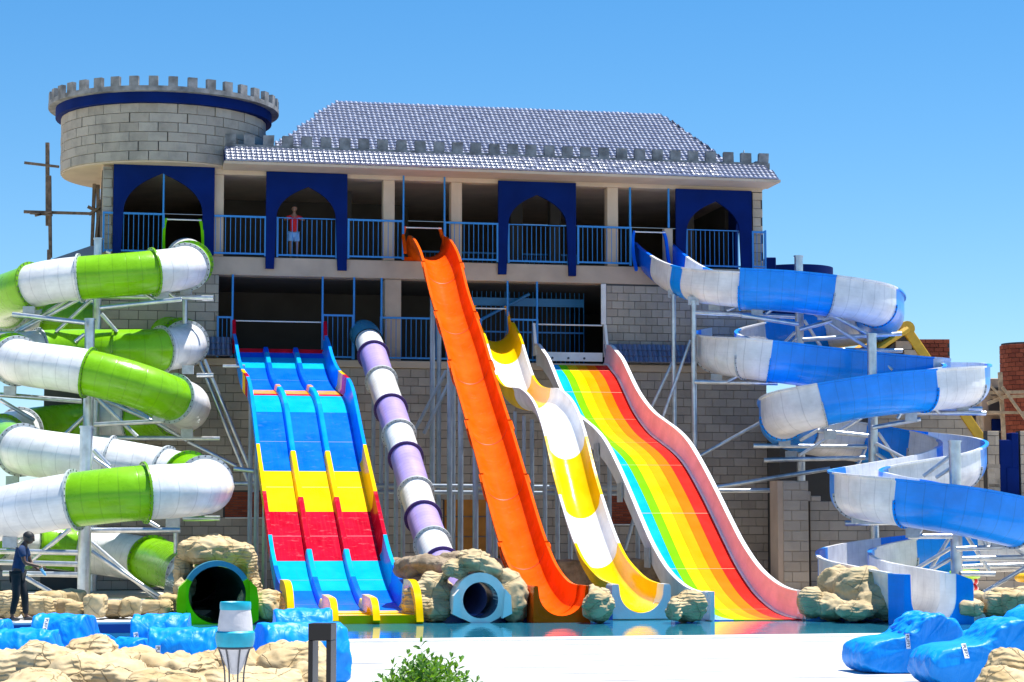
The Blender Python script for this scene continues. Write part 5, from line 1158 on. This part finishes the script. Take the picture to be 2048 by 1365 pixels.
# ================================================================== BEAN BAGS
def bean_bag(name, base, yaw, label, w=.86, L_=1.25, hs=.36, hb=.80, seed=0, crumple=0.0, group='blue bean bag loungers on the white deck', tagside=1, tagxy=(.62, .50), scale=1.0):
    """lounger: low rounded seat in front (local +x), tall back at -x. lofted along the width."""
    t = thing(name, base, label, 'bean bag', group); ca, sa = math.cos(yaw), math.sin(yaw); ex = Vector((ca, sa, 0)); ey = Vector((-sa, ca, 0))
    prof0 = [(.66, .03), (.77, .17), (.77, .38), (.66, .53), (.44, .585), (.24, .61), (.10, .68), (-.0, .80), (-.14, .89), (-.30, .91), (-.46, .88), (-.60, .76), (-.67, .52), (-.67, .25), (-.60, .05), (-.3, .0), (.1, .0), (.45, .0)]
    P3 = [Vector((a*L_/1.4, 0, h*hb/.90)) for a, h in prof0]; P3 = P3+[P3[0]]; pr = spline(P3, 5)[:-1]; ny = 44; vs = []; fs = []; n = len(pr); off = Vector((seed*3.3, seed*1.7, seed))
    for j in range(ny+1):
        y = math.sin(math.pi/2*(-1+2*j/ny)); k = max(0, 1-abs(y)**10)**(1/3.4)
        for q in pr:
            top = min(1, max(0, (q.z-.38)/.2)); c = Vector((q.x*.45*(1-top)-.30*top, 0, .22*(1-top)+.55*top)); d = q-c; p = c+d*(.62+.38*k)
            yy = y*w/2*(1-.06*top); sag = 1+.03*math.cos(y*1.5)*top
            s = Vector((p.x, yy, p.z*sag)); nn = noise.fractal(s*1.3+off, 1, 2, 2)*.014
            r1 = abs(noise.noise(Vector((s.x*4+s.z*2, s.y*4, s.z*2.0))+off)); r2_ = abs(noise.noise(Vector((s.x*8, s.y*8-s.z*5, s.z*5))+off*2)); r3_ = abs(noise.noise(Vector((s.x*15, s.y*15, s.z*9))+off*3))
            wr = (.4-r1)*.012+(.4-r2_)*.022+(.4-r3_)*.015
            if crumple and q.z > .58 and q.x > -.45: wr += crumple*(.4-abs(noise.noise(s*6+off)))*.17+crumple*(.4-abs(noise.noise(s*13+off)))*.05
            cr = (1-abs(noise.noise(Vector((s.x*3.1, s.y*3.1+s.z*1.4, s.z*2.3))+off*4)))**9*.030+(1-abs(noise.noise(Vector((s.x*6.1+s.z*2, s.y*6.1, s.z*3.3))+off*5)))**10*.018
            wr += cr-.012; s.z += .05*top*max(0, abs(y)-.72)/.28*(1 if q.z > .7 else 0)
            dd = d.normalized(); e = Vector((dd.x, y**5, dd.z)).normalized(); s = s+e*(nn+wr); s.z = max(s.z, 0 if q.z < .05 else .004)
            vs.append(base+(ex*s.x+ey*s.y+Z*s.z)*scale)
    for j in range(ny):
        for i in range(n): a = j*n+i; b_ = j*n+(i+1) % n; fs.append((a, b_, b_+n, a+n))
    fs.append(tuple(range(n))[::-1]); fs.append(tuple(ny*n+i for i in range(n)))
    o = obj('cover', vs, fs, M['fabric'], t, True)
    bm = bmesh.new(); bm.from_mesh(o.data); bmesh.ops.recalc_face_normals(bm, faces=bm.faces); bm.to_mesh(o.data); bm.free()
    md = o.modifiers.new('smooth', 'SUBSURF'); md.levels = 1; md.render_levels = 1
    # piping seam where side meets top
    return t, vs, fs
def bag_tag(t, c, right, up, word='Puffy'):
    nrm = right.cross(up).normalized(); word = word.upper()
    o = MB().box(c, right*.028, nrm*.002, up*.095).build('label_strip', mat('label_white', (.8, .8, .82), .6), t)
    cu = bpy.data.curves.new('label_lettering', 'FONT'); cu.body = word; cu.size = .06; cu.extrude = .0005; cu.align_x = 'CENTER'; cu.align_y = 'CENTER'
    tmp = bpy.data.objects.new('label_lettering', cu); me = bpy.data.meshes.new_from_object(tmp); bpy.data.objects.remove(tmp); me.materials.clear(); me.materials.append(M['shirt_navy'])
    x = bpy.data.objects.new('label_lettering', me); col.objects.link(x); x.parent = o; m = Matrix((up*-1, right, nrm)).transposed(); x.location = c-base_of(t)+nrm*.004; x.rotation_euler = m.to_euler()
def deck_pt(px, D): p = at(px, 1100, D); p.z = 0; return p
rt = R
b1 = bean_bag('bean_bag', deck_pt(146, 27.6), R(75), 'blue bean bag behind the highest rounded boulder, its back to the camera', seed=1, scale=0.9)
b2 = bean_bag('bean_bag', deck_pt(74, 24.6), R(80), 'blue bean bag in the second place from the left edge, nearest the standing man', seed=2, scale=.84)
b3 = bean_bag('bean_bag', deck_pt(329, 27.6), R(92), 'blue bean bag with a level top edge, in front of the green slide mouth', seed=3, scale=0.9)
b4 = bean_bag('bean_bag', deck_pt(380, 24.8), R(85), 'blue bean bag left of the painted torch, overlapping the one behind it', seed=4, w=1.0, scale=.84)
b5 = bean_bag('bean_bag', deck_pt(590, 25.6), R(115), 'long blue bean bag behind the dark bollard lamp', seed=5, w=1.25, scale=.88)
b6 = bean_bag('bean_bag', deck_pt(604, 28.6), R(100), 'blue bean bag peeking out above the long one, below the three-lane slide', seed=6, scale=0.92)
b7 = bean_bag('bean_bag', deck_pt(-26, 26), R(85), 'blue bean bag cut by the left edge of the photo', seed=7, scale=0.9)
b11 = bean_bag('bean_bag', deck_pt(292, 26.2), R(40), 'low blue bean bag mostly hidden beneath the left of the torch', seed=11, scale=.62)
b8 = bean_bag('bean_bag', deck_pt(1812, 27.6), R(192), 'blue bean bag with crumpled top, leftmost of those at the right of the deck', seed=8, crumple=.8, w=1.0, L_=1.6, scale=.86)
b9 = bean_bag('bean_bag', deck_pt(1965, 25.4), R(187), 'large blue bean bag with a white label strip beside the bottom right boulder', seed=9, crumple=.3, w=1.1, L_=1.6, scale=.92)
b10 = bean_bag('bean_bag', deck_pt(2040, 28.8), R(200), 'blue bean bag furthest right, showing above the large labelled one', seed=10, scale=.95, L_=1.7)
from mathutils.bvhtree import BVHTree
def face_tag(b, px, py, tilt=0):
    bv = BVHTree.FromPolygons(b[1], b[2]); d = ray(px, py).normalized(); hit, nrm, _, _ = bv.ray_cast(C0, d)
    if hit is None: return
    if nrm.dot(d) > 0: nrm = -nrm
    up = (Z*math.cos(tilt)+X*math.sin(tilt)); up = (up-nrm*up.dot(nrm)).normalized(); rg = up.cross(nrm)
    bag_tag(b[0], hit+nrm*.012, rg, up)
face_tag(b8, 1815, 1283, R(-4)); face_tag(b9, 1930, 1303, R(-3)); face_tag(b3, 273, 1280, R(-8)); face_tag(b4, 316, 1308, 0); face_tag(b1, 92, 1250, 0)

# ================================================================== FOREGROUND: torch, bollard, shrub
tc_p = at(470, 1300, 18.0); TX, TY = tc_p.x, tc_p.y; s_ = FPX/18.0
def zt(py): return at(470, py, 18.0).z
torch = thing('garden_torch', Vector((TX, TY, 0)), 'turquoise and white painted vase-shaped garden torch on thin black iron legs', 'torch')
def lathe(name, prof, m, parent, c=(TX, TY), n=40):
    vs = []; fs = []
    for (r, z) in prof:
        for i in range(n): a = 2*math.pi*i/n; vs.append((c[0]+r*math.cos(a), c[1]+r*math.sin(a), z))
    for j in range(len(prof)-1):
        for i in range(n): k = (i+1) % n; fs.append((j*n+i, j*n+k, (j+1)*n+k, (j+1)*n+i))
    return autosmooth(obj(name, vs, fs, m, parent, True), 40)
px = lambda w: w/2/s_
M['turq'] = mat('turquoise_paint', (.0, .38, .52), .45, amt=.14, scale=9, bump=.25, bscale=14); M['offw'] = mat('offwhite_paint', (.60, .58, .60), .6, amt=.10, scale=9, bump=.35, bscale=16)
lathe('neck_ring', [(px(54), zt(1207)), (px(60), zt(1204)), (px(62), zt(1208)), (px(62), zt(1218)), (px(60), zt(1220))], M['turq'], torch)
lathe('bowl', [(px(54), zt(1207)), (px(50), zt(1230)), (px(40), zt(1240))], M['offw'], torch)
lathe('neck', [(px(60), zt(1219.5)), (px(66), zt(1240)), (px(70), zt(1262))], M['offw'], torch)
lathe('belly_band', [(px(68), zt(1261)), (px(78), zt(1265)), (px(79), zt(1276)), (px(74), zt(1290)), (px(70), zt(1294))], M['turq'], torch)
lathe('lower_cone', [(px(64), zt(1297)), (px(58), zt(1303)), (px(44), zt(1322)), (px(26), zt(1342)), (px(18), zt(1348)), (.001, zt(1350))], M['offw'], torch)
lathe('iron_ring', [(px(70), zt(1293)), (px(72), zt(1294.5)), (px(72), zt(1297)), (px(66), zt(1298))], M['bolt'], torch)
for a in (200, 245, 295, 340):
    c, s = math.cos(R(a)), math.sin(R(a)); P = [Vector((TX+c*px(66), TY+s*px(66), zt(1296))), Vector((TX+c*px(52), TY+s*px(52), zt(1318))), Vector((TX+c*px(40), TY+s*px(40), zt(1350))), Vector((TX+c*px(40), TY+s*px(40), .3)), Vector((TX+c*px(60), TY+s*px(60), 0))]
    sweep('iron_leg', spline(P, 5), 0, 20, circ(.007, 8), M['bolt'], torch, side=Vector((-s, c, 0)))
bp0 = at(645, 1247, 16.0); s_ = FPX/16.0; D_ = 16.0
bol = thing('bollard_lamp', Vector((bp0.x, bp0.y, 0)), 'dark brown square bollard lamp with open slot, standing in front of the white deck', 'bollard lamp')
M['bronze'] = mat('dark_bronze', (.018, .013, .012), .35, metal=.3)
def bb(name, x0, x1, y0, y1, z0, z1, m='bronze'):
    o = MB().hexa([Vector((bp0.x+a, bp0.y+b_, c)) for a, b_, c in ((x0, y0, z0), (x1, y0, z0), (x1, y1, z0), (x0, y1, z0), (x0, y0, z1), (x1, y0, z1), (x1, y1, z1), (x0, y1, z1))]).build(name, M[m], bol); o.rotation_euler = (0, 0, R(-9)); return bevel(o, .003, 1)
w2 = .088; zt_ = bp0.z
bb('lamp_head', -w2, w2, -w2, w2, zt_-.125, zt_); bb('cap_line', -w2-.002, w2+.002, -w2-.002, w2+.002, zt_-.004, zt_+.001)
bb('side_post', -w2, -w2+.036, -w2, w2, 0, zt_-.126); bb('side_post', w2-.036, w2, -w2, w2, 0, zt_-.126); bb('base_plate', -w2-.02, w2+.02, -w2-.02, w2+.02, 0, .012); bb('lens', -w2+.04, w2-.04, -w2+.03, w2-.03, zt_-.13, zt_-.1262, 'white_trim')
# shrub
M['leaf'] = None
m, n, b = nt('shrub_leaf'); oi = nd(n, 'ShaderNodeNewGeometry'); rp = nd(n, 'ShaderNodeValToRGB'); rp.color_ramp.elements[0].color = (.03, .11, .006, 1); rp.color_ramp.elements[1].color = (.10, .25, .012, 1); L(n, oi.outputs['Random Per Island'], rp.inputs['Fac']); L(n, rp.outputs[0], b.inputs['Base Color'])
b.inputs['Roughness'].default_value = .4; b.inputs['Subsurface Weight'].default_value = 0
tr = nd(n, 'ShaderNodeBsdfTranslucent'); tr.inputs['Color'].default_value = (.22, .45, .02, 1); mx = nd(n, 'ShaderNodeMixShader'); mx.inputs[0].default_value = .35; L(n, b.outputs[0], mx.inputs[1]); L(n, tr.outputs[0], mx.inputs[2]); L(n, mx.outputs[0], n.nodes['Material Output'].inputs[0]); M['leaf'] = m
M['twig'] = mat('shrub_twig', (.10, .13, .03), .7)
sp = at(850, 1400, 14.6); sp.z = 0
shrub = thing('shrub', sp, 'bright green leafy shrub at the bottom centre in front of the white deck', 'shrub')
r2 = random.Random(21); lv = MB(); tw = MB()
def leaf(c, d, nrm, l, w):
    s = d.cross(nrm).normalized(); n_ = s.cross(d).normalized(); v = [c, c+d*l*.35+s*w*.5+n_*w*.12, c+d*l*.7+s*w*.42+n_*w*.08, c+d*l-n_*l*.12, c+d*l*.7-s*w*.42+n_*w*.08, c+d*l*.35-s*w*.5+n_*w*.12, c+d*l*.4-n_*w*.08, c+d*l*.7-n_*w*.1]
    lv.add(v, [(0, 1, 6), (1, 2, 7, 6), (2, 3, 7), (0, 6, 5), (6, 7, 4, 5), (7, 3, 4)])
TOP = [(-.30, .86), (-.22, .95), (-.12, 1.02), (-.03, 1.10), (.02, 1.02), (.10, .98), (.18, 1.0), (.24, .97), (.28, .88), (.36, .84), (-.36, .80), (.05, .93), (-.18, .88), (.32, .78)]
for k in range(200):
    if k < len(TOP): tx, tz = TOP[k]; ty = r2.uniform(-.1, .15)
    else:
        tx = max(-.38, min(.4, r2.gauss(0, .19))); ty = r2.uniform(-.28, .3); tz = r2.uniform(.72, 1.0)*(1-.9*abs(tx)**1.5)
    tip = sp+Vector((tx, ty, tz)); P = spline([sp+Vector((tx*.15, ty*.15, .02)), sp+Vector((tx*.55+r2.uniform(-.05, .05), ty*.5, tz*.55)), tip], 6)
    for i in range(len(P)-1): tw.tube(P[i], P[i+1], .0035*(1-i/16), n=4, cap=False)
    nl = 17
    for q in range(nl):
        f = .45+.55*q/(nl-1); x = f*(len(P)-1); i = min(int(x), len(P)-2); c = P[i].lerp(P[i+1], x-i); t = (P[i+1]-P[i]).normalized()
        a = q*2.4+r2.uniform(-.4, .4); o_ = t.orthogonal().normalized(); o2 = t.cross(o_); out = o_*math.cos(a)+o2*math.sin(a)
        d = (out*.9+t*.75+Z*r2.uniform(-.3, .2)).normalized(); leaf(c, d, (t+out*.3+Vector((r2.uniform(-.4, .4),)*3)).normalized(), r2.uniform(.055, .085), r2.uniform(.020, .030))
    leaf(tip, Z*.9+X*r2.uniform(-.4, .4), X*.4+Y, .045, .016)
lv.v = lv.v; o = obj('leaves', lv.v, lv.f, M['leaf'], shrub, kind='stuff'); obj('twigs', tw.v, tw.f, M['twig'], shrub)

# ================================================================== BACKGROUND
# block wall and pillar right of the straight slides
rw = thing('low_block_wall', B(10, 3.5, 0), 'stepped dark grey block wall with a pillar, behind the blue flume', 'wall')
D1 = 58.5
def RWp(px, py, D=58.5): p = at(px, py, D); return uv_of(p)[0], p.z
vW = uv_of(at(1700, 1000, 60))[1]
u_a = F(1620, 1000, vW)[0]; u_b = F(2200, 1000, vW)[0]; ztop = F(1700, 1003, vW)[1]; zlow = F(1700, 985, vW)[1]
cbox('wall_core', u_a, u_b, vW-.3, vW-.03, -.02, ztop, M['mortar'], rw, bv=0)
blockwall(rw, u_a, u_b, 0, ztop, vW, M['block'], bw=.56, bh=.285, seen=lambda u, z: .5, seed=11)
u_p0, u_p1 = F(1556, 1000, vW+.5)[0], F(1617, 1000, vW+.5)[0]; zp = F(1590, 962, vW+.5)[1]
cbox('pillar_core', u_p0, u_p1, vW-.2, vW+.47, -.02, zp, M['plaster'], rw, bv=0)
blockwall(rw, u_p0+.15, u_p1, 0, zp-.02, vW+.5, M['block'], bw=.5, bh=.285, seen=lambda u, z: 1, seed=12)
cbox('step_block', u_p1, u_p1+.25, vW-.25, vW+.0, ztop, ztop+.28, M['block'], rw); cbox('step_block', u_p1+.26, u_p1+.55, vW-.25, vW, ztop, ztop+.15, M['block'], rw)
u_q = F(1425, 1000, vW+.1)[0]
# A-frame block house with yellow rake
gh = thing('gabled_block_house', at(1815, 1190, 66), 'block-walled A-frame building with amber painted roof edges behind the blue flume', 'building')
Dg = 65.0
vG = uv_of(at(1840, 900, Dg))[1]
def gp(px, py, dv=0): u, z = F(px, py, vG+dv); return u, z
apx = gp(1815, 662); rt_ = gp(2035, 985); lf_ = gp(1600, 985)
def rakeline(u, side=1):
    return apx[1]+(rt_[1]-apx[1])*(u-apx[0])/(rt_[0]-apx[0]) if u > apx[0] else apx[1]
vs = [B(apx[0], vG-.05, apx[1]), B(rt_[0], vG-.05, rt_[1]), B(rt_[0], vG-.05, 0), B(gp(1560, 900)[0], vG-.05, 0), B(gp(1560, 900)[0], vG-.05, 5.2), B(gp(1700, 720)[0], vG-.05, gp(1700, 770)[1])]
MB().add(vs+[v-V*3 for v in vs], [tuple(range(6)), tuple(range(6, 12))[::-1]]+[(i, (i+1) % 6, (i+1) % 6+6, i+6) for i in range(6)]).build('gable_core', M['mortar'], gh)
blockwall(gh, gp(1745, 900)[0], rt_[0], 0, apx[1], vG, M['block_w'], bw=.54, bh=.27, seen=lambda u, z: 1 if z > 3.0 else -1, seed=13, topfn=lambda u: rakeline(u)-.25 if u > apx[0]-.35 else (5.3 if u < gp(1800, 800)[0] else 20))
ww = .16
def rake(p, q, nm='rake_board'):
    a = B(p[0], vG+.05, p[1]); b_ = B(q[0], vG+.05, q[1]); d = (b_-a).normalized(); nn = d.cross(V).normalized(); mb = MB()
    mb.hexa([a-nn*ww, b_-nn*ww, b_-nn*ww-V*.2, a-nn*ww-V*.2, a+nn*ww, b_+nn*ww, b_+nn*ww-V*.2, a+nn*ww-V*.2]); return bevel(mb.build(nm, M['gold'], gh), .03, 2)
rake(apx, (rt_[0], rt_[1]))
e0 = B(apx[0]-.03, vG+.1, apx[1]+.06)
MB().tube(e0, e0-V*3, .24, n=14).build('ridge_roll', M['gold'], gh)
# left slope: corrugated amber sheet, seen from below
cr = MB(); 
for k in range(14):
    f0 = k/14; a = B(apx[0]-.12, vG+.35-.2*k, apx[1]+.02); b_ = B(gp(1690, 720)[0], vG+.35-.2*k, gp(1690, 738)[1]); cr.tube(a, b_, .10, n=6)
cr.build('corrugated_sheet', M['gold'], gh, kind='stuff')
for k in range(2):
    pass
# battlement wall with navy posts at the right edge
bw_ = thing('battlement_wall', at(2010, 1100, 61), 'low tan block battlement with navy panels at the right edge', 'wall')
vH = uv_of(at(2000, 950, 61.5))[1]
def hp(px, py): return F(px, py, vH)
for (a, b_, yt) in ((1975, 1998, 862), (1975, 2010, 928), (2040, 2080, 862)):
    u0, z1 = hp(a, yt); u1, _ = hp(b_, yt); cbox('merlon_core', u0, u1, vH-.3, vH-.03, 0, z1, M['mortar'], bw_, bv=0)
    blockwall(bw_, u0, u1, z1-3.5, z1, vH, M['block_w'], bw=.46, bh=.28, seen=lambda u, z: 1, seed=int(a))
for (a, b_, yt) in ((1999, 2036, 880), (2022, 2036, 866), (2012, 2036, 935)):
    u0, z1 = hp(a, yt); u1, _ = hp(b_, yt); cbox('navy_panel', u0, u1, vH-.35, vH+.02+(.01 if a == 2022 else .02 if a == 2012 else 0), 0, z1, M['navy'], bw_)
# unfinished concrete building with brick towers and scaffold
ub = thing('unfinished_building', at(1980, 1100, 76), 'unfinished concrete frame building with dark openings behind timber scaffolding', 'building')
def wb(parent, px0, px1, py0, py1, D, depth, name, m, bv=.02):
    a = at(px0, py0, D); b_ = at(px1, py0, D); zt2 = a.z; zb2 = at(px0, py1, D).z
    o = MB().hexa([Vector((x, y, z)) for z in (zb2, zt2) for x, y in ((a.x, D), (b_.x, D), (b_.x, D+depth), (a.x, D+depth))]).build(name, M[m], parent)
    return bevel(o, bv, 1) if bv else o
wb(ub, 1962, 2120, 757, 1150, 78, 6, 'frame_wall', 'plaster_l'); wb(ub, 1900, 1962, 820, 1150, 79, 5, 'frame_wall', 'inside'); wb(ub, 1982, 2000, 774, 800, 77.9, .2, 'opening', 'inside'); wb(ub, 1978, 2003, 802, 822, 77.9, .2, 'opening', 'inside'); wb(ub, 1968, 2060, 866, 960, 77.9, .2, 'opening', 'inside')  # openings are solid slabs, their shade put into the dark colour
wb(ub, 1984, 2010, 838, 862, 77.85, .2, 'window', 'navy'); wb(ub, 1962, 1968, 830, 960, 77.7, .3, 'column', 'plaster_l'); wb(ub, 2003, 2010, 740, 900, 77.5, .3, 'column', 'plaster'); wb(ub, 1960, 2060, 822, 829, 77.5, .4, 'beam', 'plaster')
bt1 = thing('brick_tower', at(2045, 900, 75), 'curved red brick tower at the right edge behind scaffolding', 'tower')
c = at(2052, 780, 75); rT = 50/(FPX/75)
rows = int((at(2052, 684, 75).z-at(2052, 960, 75).z)/.16); pcs = []; z0 = at(2052, 960, 75).z; nb2 = 20
MB().tube(Vector((c.x, c.y, 0)), Vector((c.x, c.y, at(2052, 688, 75).z)), rT-.05, n=40).build('brick_core', M['mortar'], bt1)
for rw_ in range(rows):
    for k in range(nb2):
        a = 2*math.pi*(k+(rw_ % 2)*.5)/nb2; out = Vector((math.cos(a), math.sin(a), 0)); w = 2*math.pi*rT/nb2-.015
        pcs.append((Vector((c.x, c.y, z0+.16*(rw_+.5)))+out*rT, math.atan2(out.y, out.x)+math.pi/2, round(w, 3), .145, .03, -out.y if out.y < -.1 else -1))
place_pieces(bt1, pcs, 'brick', M['redbrick'], 300)
bt2 = thing('brick_tower', at(1865, 900, 80), 'squat red brick block rising behind the amber roof edge', 'tower')
wb(bt2, 1833, 1899, 679, 900, 80.1, 3, 'brick_core', 'mortar', 0)
a = at(1833, 679, 80); b_ = at(1899, 679, 80); zz = at(1833, 760, 80).z; pcs = []
rws = int((a.z-zz)/.16); 
for r_ in range(rws):
    x = a.x-(r_ % 2)*.17
    while x < b_.x-.05:
        xa, xb = max(x, a.x), min(x+.34, b_.x)
        if xb-xa > .08: pcs.append((Vector(((xa+xb)/2, 80.0, a.z-.16*(r_+.5))), 0, round(xb-xa-.02, 2), .142, .05, 1))
        x += .34
place_pieces(bt2, pcs, 'brick', M['redbrick'], 300)
def poles(parent, L_, m='wood', nm='timber'):
    for (x0, y0, x1, y1, D, r) in L_:
        p, q = at(x0, y0, D), at(x1, y1, D); t = (q-p).normalized(); s = t.cross(Y).normalized()
        o = MB(); o.hexa([p-s*r-Y*r, p+s*r-Y*r, p+s*r+Y*r, p-s*r+Y*r, q-s*r*.9-Y*r, q+s*r*.9-Y*r, q+s*r*.9+Y*r, q-s*r*.9+Y*r]); o.build(nm, M[m], parent)
sc2 = thing('timber_scaffold', at(2005, 1100, 73.5), 'weathered timber scaffolding leaning on the unfinished building at the right', 'scaffold')
poles(sc2, ((2000, 745, 2008, 880, 73.5, .07), (1965, 786, 2060, 784, 73.2, .06), (1975, 808, 2020, 790, 73.3, .06), (1968, 796, 2060, 792, 73.6, .06), (1975, 825, 2060, 826, 73.3, .05), (2005, 775, 2060, 852, 73, .05), (1980, 770, 2006, 800, 73.1, .04), (1945, 790, 1970, 878, 73, .04), (1955, 800, 1962, 860, 73, .03)), 'wood_l')
sc1 = thing('timber_scaffold', at(97, 1190, 66), 'tall rough timber scaffold poles beside the round turret at the left', 'scaffold')
poles(sc1, ((95, 286, 95, 452, 64.6, .055), (99, 352, 101, 516, 64.5, .05), (96, 640, 93, 850, 64.6, .05), (98, 500, 96, 700, 64.55, .05), (49, 326, 118, 334, 64.4, .04), (48, 424, 190, 428, 64.4, .045), (60, 427, 105, 431, 64.3, .03), (189, 368, 184, 492, 64, .05), (196, 370, 196, 480, 63.9, .05), (200, 400, 192, 480, 63.8, .045), (176, 414, 204, 428, 63.8, .05), (178, 430, 202, 412, 63.7, .04), (70, 432, 104, 424, 64.3, .03)))
# navy curved parapet far behind the right end, and a blue-grey roof behind the turret side
nb_ = thing('navy_parapet', at(1600, 600, 74), 'navy curved parapet showing beyond the right end of the castle', 'parapet')
cN = at(1588, 560, 78); rN = 78/(FPX/78)
vs = []; fs = []; nn = 48
for j, (rr_, z) in enumerate(((rN, at(1588, 640, 78).z), (rN, at(1588, 538, 78).z), (rN-.12, at(1588, 538, 78).z), (rN-.12, at(1588, 640, 78).z))):
    for i in range(nn): a_ = 2*math.pi*i/nn; vs.append(Vector((cN.x+rr_*math.cos(a_), cN.y+rr_*math.sin(a_), z)))
for q in range(4):
    for i in range(nn): j = (i+1) % nn; p = (q+1) % 4; fs.append((q*nn+i, q*nn+j, p*nn+j, p*nn+i))
autosmooth(MB().add(vs, fs).build('curved_wall', M['navy'], nb_), 40)
wb(nb_, 1530, 1552, 515, 640, 70, 2, 'square_pier', 'navy')
br = thing('distant_roof', at(150, 560, 70), 'blue-grey lean-to roof peeking out above the green and white tube at the left', 'roof')
p = [at(100, 520, 70), at(196, 487, 70), at(196, 600, 70), at(100, 600, 70)]
MB().add([*p, *[q+Y*2 for q in p]], [(0, 1, 2, 3), (4, 5, 1, 0), (7, 6, 5, 4), (1, 5, 6, 2), (0, 3, 7, 4), (2, 6, 7, 3)]).build('roof_sheet', mat('blue_grey_sheet', (.10, .17, .27), .6), br)
lw = thing('low_block_wall', at(60, 1180, 64), 'low dark block wall behind the man, under the lowest green tube coil', 'wall')
pL = at(-60, 1100, 63); uL = uv_of(pL)[0]
cbox('wall_core', uL-3, -13.5, -.3, -.03, -.02, 1.15, M['mortar'], lw, bv=0); blockwall(lw, uL-3, -13.5, 0, 1.15, .02, M['block'], bw=.5, bh=.28, seen=lambda u, z: 1, seed=15)
# stacked rubber rings
def ring_tube(px, py, D, R_, r_, m, label, tilt=0, swirl=True):
    c = at(px, py, D); vs = []; fs = []; a_n, b_n = 40, 14
    for i in range(a_n):
        A_ = 2*math.pi*i/a_n
        for j in range(b_n):
            B_ = 2*math.pi*j/b_n; q = R_+r_*(1+.05*math.sin(A_*9))*math.cos(B_); vs.append(c+Vector((q*math.cos(A_), q*math.sin(A_), r_*math.sin(B_))))
    for i in range(a_n):
        for j in range(b_n): i2, j2 = (i+1) % a_n, (j+1) % b_n; fs.append((i*b_n+j, i2*b_n+j, i2*b_n+j2, i*b_n+j2))
    o = obj('swim_ring', vs, fs, m, None, True, base=c); tag(o, label, 'swim ring', 'stacked inflatable swim rings'); return o
def swirl(name, c1, c2):
    m, n, b = nt(name); tc = nd(n, 'ShaderNodeTexCoord'); w = nd(n, 'ShaderNodeTexWave', wave_type='RINGS'); w.inputs['Scale'].default_value = 2.2; w.inputs['Distortion'].default_value = 5; w.inputs['Detail Scale'].default_value = 1.2; L(n, tc.outputs['Object'], w.inputs[0])
    rp = nd(n, 'ShaderNodeValToRGB'); rp.color_ramp.interpolation = 'CONSTANT'; rp.color_ramp.elements[0].color = (*c1, 1); rp.color_ramp.elements[1].color = (*c2, 1); rp.color_ramp.elements[1].position = .72; L(n, w.outputs['Fac'], rp.inputs['Fac']); L(n, rp.outputs[0], b.inputs['Base Color']); b.inputs['Roughness'].default_value = .3; return m
MG = mat('lime_vinyl', (.42, .75, .02), .3); MGB = swirl('lime_swirl_vinyl', (.38, .68, .02), (.01, .02, .01)); MRW = swirl('red_swirl_vinyl', (.75, .015, .01), (.8, .75, .7)); MYV = mat('yellow_vinyl', (.85, .45, .01), .3)
pal = tag(slabB('ring_plinth', *(lambda q: (q[0]-2.2, q[0]+1.5, q[1]-.8, q[1]+.8))(uv_of(at(1900, 1180, 55))), -.02, .12, M['coping'], kind=None), 'low white plinth carrying the stacked swim rings', 'plinth')
for i, (px_, py_, m_, lab) in enumerate(((1886, 1172, MGB, 'lower lime swim ring with black swirls, left of the thick steel pole'), (1884, 1156, MG, 'upper plain lime swim ring, left of the thick steel pole'), (1925, 1177, MRW, 'bottom red swim ring with white swirls'), (1925, 1163, MRW, 'middle red swim ring with white swirls'), (1930, 1149, MG, 'plain lime swim ring on top of the red rings'), (2062, 1156, MYV, 'yellow swim ring at the right edge of the photo'))):
    ring_tube(px_, py_, 54.8+.1*(i % 2), .30, .115, m_, lab)
